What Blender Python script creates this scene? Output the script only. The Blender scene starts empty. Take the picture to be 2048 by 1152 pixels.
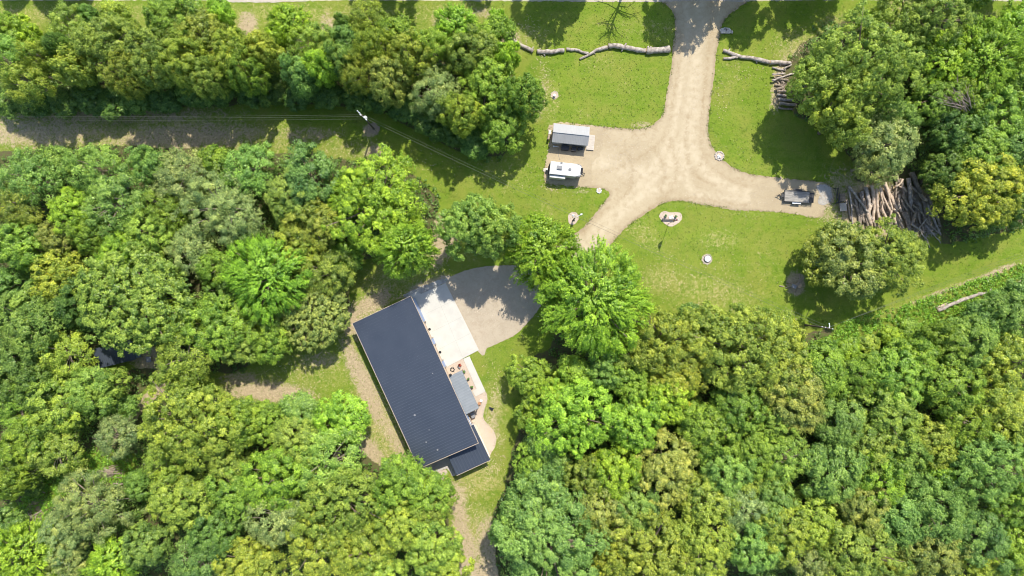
import bpy, math, random
import numpy as np
from mathutils import Vector, Matrix
from mathutils.geometry import delaunay_2d_cdt

# ------------------------------------------------------------------ camera, world, sun
sc = bpy.context.scene
COL = sc.collection
H = 136.5          # flying height of the camera, metres
S = 0.1            # metres on the ground per photo pixel
cam_d = bpy.data.cameras.new("camera"); cam = bpy.data.objects.new("camera", cam_d); COL.objects.link(cam)
cam_d.sensor_width = 36; cam_d.lens = 36*H/(2048*S); cam_d.clip_end = 2000; cam_d.clip_start = 1
cam.location = (0, 0, H); cam.rotation_euler = (0, 0, 0)
sc.camera = cam
SUN_EL, SUN_AZ = math.radians(55.5), math.atan2(0.316, 0.949)
w = bpy.data.worlds.new("World"); sc.world = w; w.use_nodes = True
nt = w.node_tree; nt.nodes.clear()
out = nt.nodes.new('ShaderNodeOutputWorld'); bg = nt.nodes.new('ShaderNodeBackground'); sky = nt.nodes.new('ShaderNodeTexSky')
sky.sky_type = 'NISHITA'; sky.sun_disc = False; sky.sun_elevation = SUN_EL; sky.sun_rotation = SUN_AZ
nt.links.new(sky.outputs[0], bg.inputs[0]); bg.inputs[1].default_value = 0.15; nt.links.new(bg.outputs[0], out.inputs[0])
sd = bpy.data.lights.new("sun", 'SUN'); so = bpy.data.objects.new("sun", sd); COL.objects.link(so)
sd.energy = 3.75; sd.angle = math.radians(0.6); sd.color = (1.0, 0.945, 0.82)
sdir = Vector((math.sin(SUN_AZ)*math.cos(SUN_EL), math.cos(SUN_AZ)*math.cos(SUN_EL), math.sin(SUN_EL)))
so.rotation_euler = sdir.to_track_quat('Z', 'Y').to_euler(); so.location = (60, 120, 200)
sc.view_settings.view_transform = 'Standard'; sc.view_settings.look = 'None'
sc.view_settings.exposure = 0.70; sc.view_settings.gamma = 1
sc.cycles.filter_width = 1.0; sc.cycles.max_bounces = 7; sc.cycles.diffuse_bounces = 4; sc.cycles.transmission_bounces = 4; sc.cycles.glossy_bounces = 2

# ------------------------------------------------------------------ helpers
R = random.Random(7)
NP = np.random.default_rng(11)
def P(px, py, z=0.0):
    "world point at height z seen at photo pixel (px,py)"
    k = S*(1 - z/H)
    return Vector(((px-1024)*k, (576-py)*k, z))
def tag(o, label=None, cat=None, group=None, kind=None):
    if label: o['label'] = label
    if cat: o['category'] = cat
    if group: o['group'] = group
    if kind: o['kind'] = kind
    return o
def empty(name, loc, rz=0):
    o = bpy.data.objects.new(name, None); COL.objects.link(o); o.location = loc; o.rotation_euler = (0, 0, rz)
    o.empty_display_size = 0.3
    return o
def link(name, me, parent=None, loc=None):
    o = bpy.data.objects.new(name, me); COL.objects.link(o)
    if parent: o.parent = parent
    if loc is not None: o.location = loc
    return o
def np_mesh(name, V, F, mats, smooth=False, attrs=None, mi=None):
    "V (n,3), F (m,k) arrays -> mesh"
    me = bpy.data.meshes.new(name); n, k = F.shape
    me.vertices.add(len(V)); me.vertices.foreach_set('co', V.astype(np.float32).ravel())
    me.loops.add(n*k); me.loops.foreach_set('vertex_index', F.astype(np.int32).ravel())
    me.polygons.add(n); me.polygons.foreach_set('loop_start', np.arange(0, n*k, k, dtype=np.int32))
    me.polygons.foreach_set('loop_total', np.full(n, k, dtype=np.int32))
    if smooth: me.polygons.foreach_set('use_smooth', np.ones(n, dtype=bool))
    if mi is not None: me.polygons.foreach_set('material_index', mi.astype(np.int32))
    for m in mats: me.materials.append(m)
    if attrs:
        for a, v in attrs.items():
            at = me.attributes.new(a, 'FLOAT', 'POINT'); at.data.foreach_set('value', v.astype(np.float32))
    me.update(calc_edges=True)
    return me

class MB:
    def __init__(s): s.v = []; s.f = []; s.m = []
    def face(s, pts, m=0):
        b = len(s.v); s.v += [tuple(p) for p in pts]; s.f.append(tuple(range(b, b+len(pts)))); s.m.append(m)
    def box(s, c, d, rz=0, m=0, tilt=0):
        cx, cy, cz = c; dx, dy, dz = d[0]/2, d[1]/2, d[2]/2; b = len(s.v)
        M = Matrix.Rotation(rz, 3, 'Z') @ Matrix.Rotation(tilt, 3, 'Y')
        for z in (-dz, dz):
            for x, y in ((-dx, -dy), (dx, -dy), (dx, dy), (-dx, dy)):
                p = M @ Vector((x, y, z)); s.v.append((cx+p.x, cy+p.y, cz+p.z))
        for f in ((0, 3, 2, 1), (4, 5, 6, 7), (0, 1, 5, 4), (1, 2, 6, 5), (2, 3, 7, 6), (3, 0, 4, 7)):
            s.f.append(tuple(b+i for i in f)); s.m.append(m)
        return s
    def slab(s, q, th, m=0, mside=None):
        "q: list of top points, extruded down by th"
        n = len(q); b = len(s.v); mside = m if mside is None else mside
        s.v += [tuple(p) for p in q] + [(p[0], p[1], p[2]-th) for p in q]
        s.f.append(tuple(range(b, b+n))); s.m.append(m)
        s.f.append(tuple(range(b+2*n-1, b+n-1, -1))); s.m.append(mside)
        for i in range(n):
            j = (i+1) % n; s.f.append((b+i, b+n+i, b+n+j, b+j)); s.m.append(mside)
        return s
    def tube(s, pts, rad, n=8, cap=True, m=0, mcap=None, wob=0.0, rng=None):
        pts = [Vector(p) for p in pts]; mcap = m if mcap is None else mcap
        if not hasattr(rad, '__len__'): rad = [rad]*len(pts)
        b = len(s.v); up = Vector((0, 0, 1))
        for i, p in enumerate(pts):
            t = (pts[min(i+1, len(pts)-1)] - pts[max(i-1, 0)]).normalized()
            a = t.cross(up); a = Vector((1, 0, 0)) if a.length < 1e-3 else a.normalized(); c = a.cross(t)
            for k in range(n):
                th = 2*math.pi*k/n; r = rad[i]*(1 + (rng.uniform(-wob, wob) if rng else 0))
                q = p + a*math.cos(th)*r + c*math.sin(th)*r; s.v.append(tuple(q))
        for i in range(len(pts)-1):
            for k in range(n):
                k2 = (k+1) % n
                s.f.append((b+i*n+k, b+i*n+k2, b+(i+1)*n+k2, b+(i+1)*n+k)); s.m.append(m)
        if cap:
            s.f.append(tuple(b+k for k in range(n-1, -1, -1))); s.m.append(mcap)
            e = b+(len(pts)-1)*n; s.f.append(tuple(e+k for k in range(n))); s.m.append(mcap)
        return s
    def disc(s, c, r, h, n=20, m=0, mside=None, wob=0, rng=None, ry=None):
        ry = ry or r
        q = []
        for k in range(n):
            a = 2*math.pi*k/n; f = 1+(rng.uniform(-wob, wob) if rng else 0)
            q.append((c[0]+r*f*math.cos(a), c[1]+ry*f*math.sin(a), c[2]+h))
        return s.slab(q, h, m, mside)
    def blob(s, c, r, rng, m=0, squash=0.7, n=7):
        b = len(s.v); rings = 4
        for i in range(rings+1):
            ph = math.pi*i/rings
            for k in range(n):
                th = 2*math.pi*k/n; f = r*rng.uniform(0.8, 1.15)
                s.v.append((c[0]+f*math.sin(ph)*math.cos(th), c[1]+f*math.sin(ph)*math.sin(th), c[2]+f*math.cos(ph)*squash))
        for i in range(rings):
            for k in range(n):
                k2 = (k+1) % n; s.f.append((b+i*n+k, b+(i+1)*n+k, b+(i+1)*n+k2, b+i*n+k2)); s.m.append(m)
        return s
    def build(s, name, mats, parent=None, loc=None, smooth=False):
        me = bpy.data.meshes.new(name); me.from_pydata(s.v, [], s.f)
        for m in (mats if isinstance(mats, (list, tuple)) else [mats]): me.materials.append(m)
        me.polygons.foreach_set('material_index', s.m)
        if smooth: me.polygons.foreach_set('use_smooth', [True]*len(s.f))
        me.update()
        return link(name, me, parent, loc)

# ------------------------------------------------------------------ materials
def mat(name, col, rough=0.8, col2=None, scale=1.0, bump=0.0, bscale=None, metal=0.0, detail=6, contrast=(0.35, 0.65), stretch=None, spec=0.3):
    m = bpy.data.materials.new(name); m.use_nodes = True; t = m.node_tree; b = t.nodes['Principled BSDF']
    b.inputs['Base Color'].default_value = (*col, 1); b.inputs['Roughness'].default_value = rough
    b.inputs['Metallic'].default_value = metal; b.inputs['Specular IOR Level'].default_value = spec
    if col2 or bump:
        tc = t.nodes.new('ShaderNodeTexCoord'); src = tc.outputs['Object']
        if stretch:
            mp = t.nodes.new('ShaderNodeMapping'); mp.inputs['Scale'].default_value = stretch
            t.links.new(src, mp.inputs[0]); src = mp.outputs[0]
    if col2:
        n = t.nodes.new('ShaderNodeTexNoise'); n.inputs['Scale'].default_value = scale; n.inputs['Detail'].default_value = detail
        n.inputs['Roughness'].default_value = 0.65
        r = t.nodes.new('ShaderNodeValToRGB'); r.color_ramp.elements[0].position = contrast[0]; r.color_ramp.elements[1].position = contrast[1]
        r.color_ramp.elements[0].color = (*col, 1); r.color_ramp.elements[1].color = (*col2, 1)
        t.links.new(src, n.inputs['Vector']); t.links.new(n.outputs[0], r.inputs[0]); t.links.new(r.outputs[0], b.inputs['Base Color'])
    if bump:
        n2 = t.nodes.new('ShaderNodeTexNoise'); n2.inputs['Scale'].default_value = bscale or scale*4; n2.inputs['Detail'].default_value = 5
        bp = t.nodes.new('ShaderNodeBump'); bp.inputs['Strength'].default_value = bump; bp.inputs['Distance'].default_value = 0.1
        t.links.new(src, n2.inputs['Vector']); t.links.new(n2.outputs[0], bp.inputs['Height']); t.links.new(bp.outputs[0], b.inputs['Normal'])
    return m

class NT:
    "tiny node-tree builder"
    def __init__(s, name):
        s.m = bpy.data.materials.new(name); s.m.use_nodes = True; s.t = s.m.node_tree; s.b = s.t.nodes['Principled BSDF']
        s.b.inputs['Roughness'].default_value = 0.95; s.b.inputs['Specular IOR Level'].default_value = 0.1
        s.pos = s.t.nodes.new('ShaderNodeNewGeometry').outputs['Position']
    def L(s, a, b): s.t.links.new(a, b)
    def noise(s, scale, detail=5, rough=0.6, stretch=None, dist=0, rot=0):
        n = s.t.nodes.new('ShaderNodeTexNoise'); n.inputs['Scale'].default_value = scale; n.inputs['Detail'].default_value = detail
        n.inputs['Roughness'].default_value = rough; n.inputs['Distortion'].default_value = dist
        src = s.pos
        if stretch:
            mp = s.t.nodes.new('ShaderNodeMapping'); mp.inputs['Scale'].default_value = stretch; mp.inputs['Rotation'].default_value = (0, 0, rot)
            s.L(src, mp.inputs[0]); src = mp.outputs[0]
        s.L(src, n.inputs['Vector']); return n.outputs[0]
    def ramp(s, x, a, b, ca=(0, 0, 0), cb=(1, 1, 1)):
        r = s.t.nodes.new('ShaderNodeValToRGB'); e = r.color_ramp.elements
        e[0].position = a; e[1].position = b; e[0].color = (*ca, 1); e[1].color = (*cb, 1); s.L(x, r.inputs[0]); return r.outputs[0]
    def attr(s, name):
        a = s.t.nodes.new('ShaderNodeAttribute'); a.attribute_name = name; return a.outputs['Fac']
    def math(s, op, a, b=None, clamp=False):
        n = s.t.nodes.new('ShaderNodeMath'); n.operation = op; n.use_clamp = clamp
        for i, v in enumerate((a, b)):
            if v is None: continue
            if isinstance(v, (int, float)): n.inputs[i].default_value = v
            else: s.L(v, n.inputs[i])
        return n.outputs[0]
    def mix(s, f, a, b, mode='MIX'):
        n = s.t.nodes.new('ShaderNodeMix'); n.data_type = 'RGBA'; n.blend_type = mode
        if isinstance(f, (int, float)): n.inputs[0].default_value = f
        else: s.L(f, n.inputs[0])
        for i, v in ((6, a), (7, b)):
            if isinstance(v, tuple): n.inputs[i].default_value = (*v, 1)
            else: s.L(v, n.inputs[i])
        return n.outputs[2]
    def bump(s, h, strength=0.4, dist=0.1):
        b = s.t.nodes.new('ShaderNodeBump'); b.inputs['Strength'].default_value = strength; b.inputs['Distance'].default_value = dist
        s.L(h, b.inputs['Height']); s.L(b.outputs[0], s.b.inputs['Normal'])

# ground
g = NT('ground_grass')
n1 = g.noise(0.06, 4); n2 = g.noise(0.30, 10, 0.86, dist=.5); n3 = g.noise(2.2, 5, 0.7); n4 = g.noise(6.0, 3, 0.7)
grass = g.mix(g.ramp(n2, 0.40, 0.60), (0.102, 0.185, 0.014), (0.212, 0.268, 0.034))
grass = g.mix(g.ramp(n1, 0.35, 0.7), grass, (0.135, 0.208, 0.018))
grass = g.mix(g.ramp(n3, 0.55, 0.75), grass, (0.27, 0.29, 0.075))
grass = g.mix(g.math('MULTIPLY', g.ramp(g.noise(0.17, 5, 0.7, dist=0.5), 0.45, 0.62), 0.5), grass, (0.26, 0.25, 0.055))
grass = g.mix(g.math('MULTIPLY', g.ramp(g.noise(0.5, 3, 0.6, stretch=(0.12, 1.6, 1), rot=0.25), 0.45, 0.6), 0.28), grass, (0.22, 0.265, 0.045))
grass = g.mix(g.math('MULTIPLY', g.ramp(g.noise(0.6, 8, 0.85), 0.55, 0.66), 0.75), grass, (0.085, 0.165, 0.014))
grass = g.mix(g.math('MULTIPLY', g.ramp(g.noise(1.6, 9, 0.9), 0.57, 0.66), 0.75), grass, (0.36, 0.31, 0.14))
grass = g.mix(g.math('MULTIPLY', g.ramp(n4, 0.52, 0.66), 0.7), grass, (0.07, 0.14, 0.014))
dryn = g.math('ADD', g.math('MULTIPLY', g.attr('dry'), 0.95), g.math('SUBTRACT', g.ramp(g.noise(1.3, 10, 0.9, dist=1.2), 0.38, 0.62), 1.0))
dryf = g.math('MULTIPLY', g.ramp(dryn, 0.0, 0.3), 0.85)
grass = g.mix(dryf, grass, g.mix(g.ramp(n3, 0.35, 0.65), (0.33, 0.30, 0.09), (0.46, 0.38, 0.20)))
dn = g.math('ADD', g.math('MULTIPLY', g.attr('dirt'), 1.12), g.math('SUBTRACT', g.ramp(g.noise(0.7, 12, 0.9, dist=1.8), 0.38, 0.62), 1.0))
soil = g.mix(g.ramp(n3, 0.35, 0.7), (0.30, 0.235, 0.145), (0.50, 0.40, 0.26))
grass = g.mix(g.ramp(dn, 0.0, 0.22), grass, soil)
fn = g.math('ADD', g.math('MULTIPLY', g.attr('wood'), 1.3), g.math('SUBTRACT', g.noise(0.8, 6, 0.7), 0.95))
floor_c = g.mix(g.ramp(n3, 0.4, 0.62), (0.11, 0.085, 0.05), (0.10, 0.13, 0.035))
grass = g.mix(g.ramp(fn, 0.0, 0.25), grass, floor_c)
g.L(grass, g.b.inputs['Base Color']); g.bump(g.math('ADD', n3, n4), 0.6, 0.12)
M_GROUND = g.m

def gravel_mat(name, a, b, edge, stone=(0.30, 0.25, 0.19), rocky=0.3):
    d = NT(name)
    big = d.noise(0.18, 5, 0.6); mid = d.noise(0.9, 9, 0.82, dist=0.9); fine = d.noise(7.0, 4, 0.8)
    c = d.mix(d.ramp(big, 0.3, 0.7), a, b)
    c = d.mix(d.math('MULTIPLY', d.ramp(mid, 0.5, 0.62), 0.40), c, edge)
    c = d.mix(d.math('MULTIPLY', d.ramp(d.noise(0.45, 8, 0.8, dist=1.5), 0.52, 0.66), 0.38), c, edge)
    c = d.mix(d.math('MULTIPLY', d.ramp(fine, 0.56, 0.66), rocky), c, stone)
    e = d.math('ADD', d.attr('edge'), d.math('SUBTRACT', mid, 0.62))
    c = d.mix(d.math('MULTIPLY', d.ramp(e, 0.0, 0.65), 0.6), c, d.mix(d.ramp(fine, 0.4, 0.6), edge, stone))
    tr = d.math('MULTIPLY', d.attr('track'), d.ramp(d.noise(0.8, 4, 0.6, dist=0.4), 0.3, 0.6))
    c = d.mix(d.math('MULTIPLY', tr, 0.75), c, (0.52, 0.44, 0.315))
    ru = d.math('MULTIPLY', d.attr('rut'), d.ramp(d.noise(1.2, 6, 0.75, dist=0.8), 0.4, 0.58))
    c = d.mix(d.math('MULTIPLY', ru, 0.6), c, edge)
    d.L(c, d.b.inputs['Base Color']); d.bump(d.math('ADD', fine, mid), 0.5, 0.08)
    return d.m
M_DRIVE = gravel_mat('sandy_gravel', (0.395, 0.32, 0.21), (0.45, 0.37, 0.25), (0.29, 0.21, 0.118), (0.24, 0.19, 0.135), 0.3)
M_PARK = gravel_mat('parking_gravel', (0.39, 0.33, 0.25), (0.47, 0.395, 0.30), (0.32, 0.25, 0.175), (0.25, 0.2, 0.15), 0.55)
M_PAD = gravel_mat('rough_gravel', (0.38, 0.305, 0.20), (0.44, 0.36, 0.24), (0.30, 0.235, 0.155), (0.20, 0.16, 0.12), 0.55)
M_PEB = gravel_mat('pebble_bed', (0.46, 0.375, 0.30), (0.55, 0.45, 0.365), (0.43, 0.34, 0.26), (0.24, 0.19, 0.15), 0.75)
M_GREYG = gravel_mat('grey_gravel', (0.36, 0.34, 0.32), (0.50, 0.48, 0.45), (0.30, 0.28, 0.25), (0.16, 0.15, 0.14), 0.8)
M_ROAD = gravel_mat('road_surface', (0.42, 0.38, 0.34), (0.50, 0.45, 0.39), (0.40, 0.33, 0.25), (0.3, 0.27, 0.23), 0.3)
M_CONC = mat('concrete', (0.53, 0.51, 0.46), 0.85, (0.47, 0.45, 0.41), 0.5, 0.06, 8)
M_BARK = mat('bark', (0.16, 0.115, 0.085), 0.95, (0.30, 0.235, 0.18), 2.5, 0.9, 9, contrast=(0.3, 0.7))
M_BARKP = mat('pale_bark', (0.26, 0.20, 0.155), 0.95, (0.43, 0.35, 0.28), 2.5, 0.9, 9, contrast=(0.3, 0.7))
M_LOGG = mat('weathered_grey_log', (0.19, 0.155, 0.13), 0.9, (0.50, 0.44, 0.385), 1.6, 1.0, 7, contrast=(0.33, 0.62))
M_LOGT = mat('stripped_tan_log', (0.34, 0.255, 0.185), 0.9, (0.60, 0.48, 0.375), 1.8, 0.8, 7, contrast=(0.33, 0.62))
M_LOGD = mat('dark_bark_log', (0.15, 0.12, 0.095), 0.95, (0.38, 0.315, 0.25), 2.4, 1.0, 8, contrast=(0.33, 0.66))
M_CUT = mat('cut_wood', (0.55, 0.37, 0.22), 0.85, (0.68, 0.50, 0.33), 6)
M_ROOF = mat('dark_metal_roof', (0.040, 0.051, 0.074), 0.42, (0.052, 0.064, 0.089), 0.25, metal=0.0, spec=0.5, contrast=(0.3, 0.7))
M_ROOFL = mat('grey_metal_roof', (0.17, 0.19, 0.21), 0.4, (0.21, 0.23, 0.25), 0.5, spec=0.5)
M_TRIM = mat('tan_trim', (0.45, 0.36, 0.27), 0.6)
M_WALLB = mat('blue_grey_siding', (0.27, 0.36, 0.60), 0.5, (0.30, 0.39, 0.62), 1.0, spec=0.4)
M_WALLC = mat('cream_siding', (0.80, 0.72, 0.60), 0.6, (0.75, 0.67, 0.55), 1.0)
M_DOOR = mat('tan_door', (0.50, 0.38, 0.28), 0.5, (0.45, 0.335, 0.245), 2.0)
M_GLASS = mat('window_glass', (0.05, 0.11, 0.28), 0.08, spec=0.8)
M_BLACK = mat('black_plastic', (0.018, 0.018, 0.022), 0.5)
M_DARK = mat('dark_steel', (0.025, 0.026, 0.03), 0.5, spec=0.5)
M_WHITE = mat('white_gelcoat', (0.60, 0.60, 0.585), 0.35, (0.53, 0.53, 0.51), 0.8, spec=0.5)
M_GREYP = mat('grey_plastic', (0.22, 0.22, 0.23), 0.5)
M_SHEDR = mat('galvanised_roof', (0.37, 0.37, 0.372), 0.45, (0.33, 0.33, 0.332), 0.6, spec=0.5)
M_SHEDW = mat('shed_siding', (0.40, 0.41, 0.42), 0.6, (0.35, 0.36, 0.37), 1.0)
M_PLANK = mat('weathered_planks', (0.46, 0.40, 0.34), 0.85, (0.62, 0.56, 0.49), 1.4, 0.5, 8, stretch=(1, 9, 1))
M_DECK = mat('trailer_planks', (0.21, 0.195, 0.18), 0.9, (0.43, 0.40, 0.36), 1.2, 0.5, 8, stretch=(0.6, 7, 1), contrast=(0.38, 0.6))
M_WOOD = mat('old_timber', (0.22, 0.17, 0.13), 0.9, (0.38, 0.30, 0.23), 2.0, 0.5, 9)
M_STONE = mat('field_stone', (0.42, 0.37, 0.32), 0.9, (0.66, 0.60, 0.54), 2.5, 0.6, 9)
M_RED = mat('rusty_red', (0.36, 0.07, 0.04), 0.8, (0.24, 0.06, 0.035), 3)
M_TERRA = mat('terracotta', (0.42, 0.22, 0.12), 0.8, (0.34, 0.18, 0.10), 3)
M_PLANT = mat('pot_plant', (0.08, 0.16, 0.04), 0.9, (0.13, 0.20, 0.06), 5)
M_WIRE = mat('aluminium_wire', (0.15, 0.16, 0.13), 0.9, spec=0.1)
M_GALV = mat('galvanised_steel', (0.60, 0.62, 0.64), 0.4, spec=0.6)
M_CERAM = mat('insulator_white', (0.72, 0.72, 0.72), 0.3)
M_POLE = mat('creosote_pole', (0.10, 0.075, 0.058), 0.9, (0.17, 0.13, 0.10), 2, 0.4, 8)
M_STRAW = mat('dry_leaves', (0.46, 0.37, 0.22), 0.9, (0.60, 0.50, 0.33), 1.5)
M_TWIG = mat('dead_twig', (0.30, 0.235, 0.18), 0.9, (0.48, 0.40, 0.33), 3)
M_FLAGR = mat('flag_red', (0.45, 0.03, 0.04), 0.8)
M_FLAGB = mat('flag_blue', (0.03, 0.05, 0.22), 0.8)

def foliage(name):
    m = bpy.data.materials.new(name); m.use_nodes = True; t = m.node_tree; t.nodes.clear()
    o = t.nodes.new('ShaderNodeOutputMaterial'); mixs = t.nodes.new('ShaderNodeMixShader')
    di = t.nodes.new('ShaderNodeBsdfPrincipled'); tr = t.nodes.new('ShaderNodeBsdfTranslucent')
    di.inputs['Roughness'].default_value = 0.38; di.inputs['Specular IOR Level'].default_value = 0.45
    oi = t.nodes.new('ShaderNodeObjectInfo'); at = t.nodes.new('ShaderNodeAttribute'); at.attribute_name = 'tint'
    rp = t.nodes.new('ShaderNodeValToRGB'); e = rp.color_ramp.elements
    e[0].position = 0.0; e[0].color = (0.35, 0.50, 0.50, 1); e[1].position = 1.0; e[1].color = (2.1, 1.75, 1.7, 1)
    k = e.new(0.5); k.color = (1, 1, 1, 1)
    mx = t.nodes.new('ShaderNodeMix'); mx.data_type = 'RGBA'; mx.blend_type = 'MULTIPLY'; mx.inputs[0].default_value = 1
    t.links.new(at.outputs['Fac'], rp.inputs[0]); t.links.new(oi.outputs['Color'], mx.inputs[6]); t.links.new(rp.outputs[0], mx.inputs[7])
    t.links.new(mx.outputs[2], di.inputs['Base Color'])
    m2 = t.nodes.new('ShaderNodeMix'); m2.data_type = 'RGBA'; m2.blend_type = 'MULTIPLY'; m2.inputs[0].default_value = 1
    m2.inputs[7].default_value = (1.25, 1.25, 0.6, 1); t.links.new(mx.outputs[2], m2.inputs[6]); t.links.new(m2.outputs[2], tr.inputs['Color'])
    mixs.inputs[0].default_value = 0.40
    t.links.new(di.outputs[0], mixs.inputs[1]); t.links.new(tr.outputs[0], mixs.inputs[2]); t.links.new(mixs.outputs[0], o.inputs[0])
    return m
M_LEAF = foliage('foliage')

# ------------------------------------------------------------------ masks in ground pixel space
def inside(poly, X, Y):
    c = np.zeros(X.shape, bool); n = len(poly); j = n-1
    for i in range(n):
        xi, yi = poly[i]; xj, yj = poly[j]
        if yi != yj:
            c ^= ((yi > Y) != (yj > Y)) & (X < (xj-xi)*(Y-yi)/(yj-yi)+xi)
        j = i
    return c
OPEN = [(-90,222),(560,208),(740,212),(830,258),(950,318),(1010,310),(1032,210),(1020,110),(985,70),(930,88),(870,100),(800,90),(730,104),(650,96),(590,104),(540,84),(480,98),(420,62),(350,74),(290,62),(230,78),(160,66),(100,84),(50,74),(-90,84),(-90,-900),(2300,-900),(2300,30),(1700,35),(1600,90),(1575,125),(1562,160),(1560,200),(1600,235),(1655,262),(1690,300),(1722,345),(1700,362),
        (1860,380),(1885,490),(2300,400),(2300,500),(1930,575),(1790,625),(1700,650),(1600,670),(1550,640),(1330,640),
        (1250,640),(1130,600),(1100,700),(1050,720),(1050,830),(1025,900),(1010,980),(985,1030),(1010,1300),(930,1300),(900,1060),(890,1000),
        (850,950),(800,960),(700,890),(660,860),(480,800),(340,775),(280,830),(240,880),(215,905),(205,890),(240,830),(300,770),(320,735),
        (205,745),(200,690),(330,695),(330,715),(460,750),(550,700),(680,660),(700,610),(690,530),(760,510),(850,520),(880,400),
        (830,350),(740,325),(600,310),(430,300),(200,292),(-90,310)]
LUSH = [[(1630,690),(1690,640),(1790,616),(1930,566),(2160,488),(2160,640),(1990,620),(1900,650),(1800,690),(1720,730)],
        [(0,1040),(50,990),(110,935),(180,895),(280,905),(280,960),(160,975),(110,1010),(60,1080)]]

# ------------------------------------------------------------------ ground sheet
def ground():
    st = 5.0
    xs = np.arange(-120, 2170, st); ys = np.arange(-120, 1275, st)
    X, Y = np.meshgrid(xs, ys); nx, ny = len(xs), len(ys)
    def blob(lst):
        a = np.zeros(X.shape)
        for (x, y, rx, ry, rot, wt) in lst:
            c, s = math.cos(math.radians(rot)), math.sin(math.radians(rot))
            dx, dy = X-x, Y-y; u = (dx*c+dy*s)/rx; v = (-dx*s+dy*c)/ry
            a = np.maximum(a, wt*np.exp(-(u*u+v*v)**1.5*0.7))
        return a
    dry = blob([(150,30,300,28,0,.62),(600,30,300,30,0,.60),(900,30,120,40,0,.55),(1060,70,60,30,20,.5),(1300,60,90,30,0,.42),(1240,50,60,20,0,.42),
        (1600,90,60,40,0,.62),(1600,105,50,14,0,.8),(1680,60,60,40,0,.7),(1980,40,120,25,0,.6),(250,265,420,38,0,.72),(560,280,90,40,0,.6),(700,300,90,28,0,.55),
        (1000,340,90,60,0,.45),(1420,590,130,50,10,.58),(1330,560,60,35,0,.62),(1290,470,60,30,40,.55),(1440,480,50,25,0,.58),(250,300,420,20,0,.5),(1200,120,50,25,0,.45),(1160,230,40,16,0,.4),(1460,150,30,60,0,.4),(1090,420,40,30,0,.45),(1250,170,70,40,0,.3),
        (990,820,30,70,0,.62),(960,960,60,40,0,.72),(985,730,20,30,0,.35),(760,850,50,110,-25,.75),(640,740,90,50,0,.55),(520,770,70,40,0,.6),(1850,600,160,18,-20,.5),
        (1600,560,40,50,0,.4),(1500,430,60,20,0,.35),(940,470,30,80,0,.5),(780,560,90,50,-30,.65),(700,680,30,60,0,.6),(1100,200,25,60,0,.55),(1090,350,20,20,0,.35),(1700,400,60,60,0,.4),(960,1050,60,60,0,.6),(1530,520,40,60,0,.35),(1130,40,60,20,0,.3)])
    dirt = blob([(370,275,170,30,-3,.76),(80,265,170,34,0,.68),(620,270,80,18,0,.55),(190,228,320,24,0,.62),(495,48,22,26,0,.85),(655,45,16,22,0,.7),(960,25,40,12,0,.6),(1015,70,22,40,-40,.85),(890,45,30,25,0,.6),
        (1080,205,14,45,15,.62),(740,262,16,14,0,.95),(750,310,26,26,20,.75),(885,490,22,50,25,.95),(875,455,14,30,0,.8),(740,610,55,22,-35,.8),(850,575,60,14,-25,.85),(700,640,26,40,-30,.9),
        (730,770,20,110,-25,.9),(788,880,16,70,-25,.68),(540,785,90,22,5,.95),(480,760,40,20,0,.7),(640,720,50,18,0,.55),(735,905,26,50,-40,.9),(770,945,30,20,-40,.85),(600,790,60,14,0,.5),
        (920,1040,18,80,0,.82),(905,985,30,26,20,.7),(930,1120,28,80,0,.88),(985,1090,40,60,0,.85),(980,1170,60,60,0,1.0),(310,790,50,14,-32,1.0),(250,850,70,14,-45,1.0),(265,705,70,20,0,1.0),(310,730,40,16,0,1.0),(1592,568,18,24,0,1.0),(1700,380,60,50,30,.6),(1780,415,110,70,0,1.0),
        (1560,170,16,55,10,.95),(1040,465,10,30,0,.7),(1890,582,110,6,-21,.66),(1990,545,60,7,-21,.8),(1830,30,60,60,0,.5),(1570,640,30,30,0,.4),
        (1100,380,14,6,0,.5),(1162,383,20,6,0,.5),(990,850,12,40,0,.45),(990,910,30,25,0,.35),(70,1030,40,30,-40,.8),(220,945,30,12,-10,.9),(1480,345,30,8,30,.4),(1650,420,22,30,0,.6),(1400,850,30,30,0,.7),(1285,250,30,8,0,.5)])
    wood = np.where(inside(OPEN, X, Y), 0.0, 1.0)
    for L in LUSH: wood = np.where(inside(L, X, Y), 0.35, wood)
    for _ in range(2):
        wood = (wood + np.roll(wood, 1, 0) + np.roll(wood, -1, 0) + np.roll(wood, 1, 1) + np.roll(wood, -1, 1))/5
    k = S
    Z = np.zeros(X.shape)
    V = np.stack([(X-1024)*k, (576-Y)*k, Z], -1).reshape(-1, 3)
    I = np.arange(nx*ny).reshape(ny, nx)
    F = np.stack([I[1:, :-1], I[1:, 1:], I[:-1, 1:], I[:-1, :-1]], -1).reshape(-1, 4)
    # outer skirt reaching the horizon
    x0, x1, y0, y1 = V[:, 0].min(), V[:, 0].max(), V[:, 1].min(), V[:, 1].max(); B = 3000
    b = len(V)
    ring = np.array([(x0,y0,0),(x1,y0,0),(x1,y1,0),(x0,y1,0),(-B,-B,0),(B,-B,0),(B,B,0),(-B,B,0)], float)
    V = np.vstack([V, ring]); F = np.vstack([F, [[b+4,b+5,b+1,b],[b+5,b+6,b+2,b+1],[b+6,b+7,b+3,b+2],[b+7,b+4,b,b+3]]])
    pad = lambda a, v: np.concatenate([a.ravel(), np.full(8, v)])
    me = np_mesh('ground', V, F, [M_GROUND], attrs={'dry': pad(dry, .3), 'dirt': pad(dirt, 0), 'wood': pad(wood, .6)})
    tag(link('ground', me), kind='structure')
ground()

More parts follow.
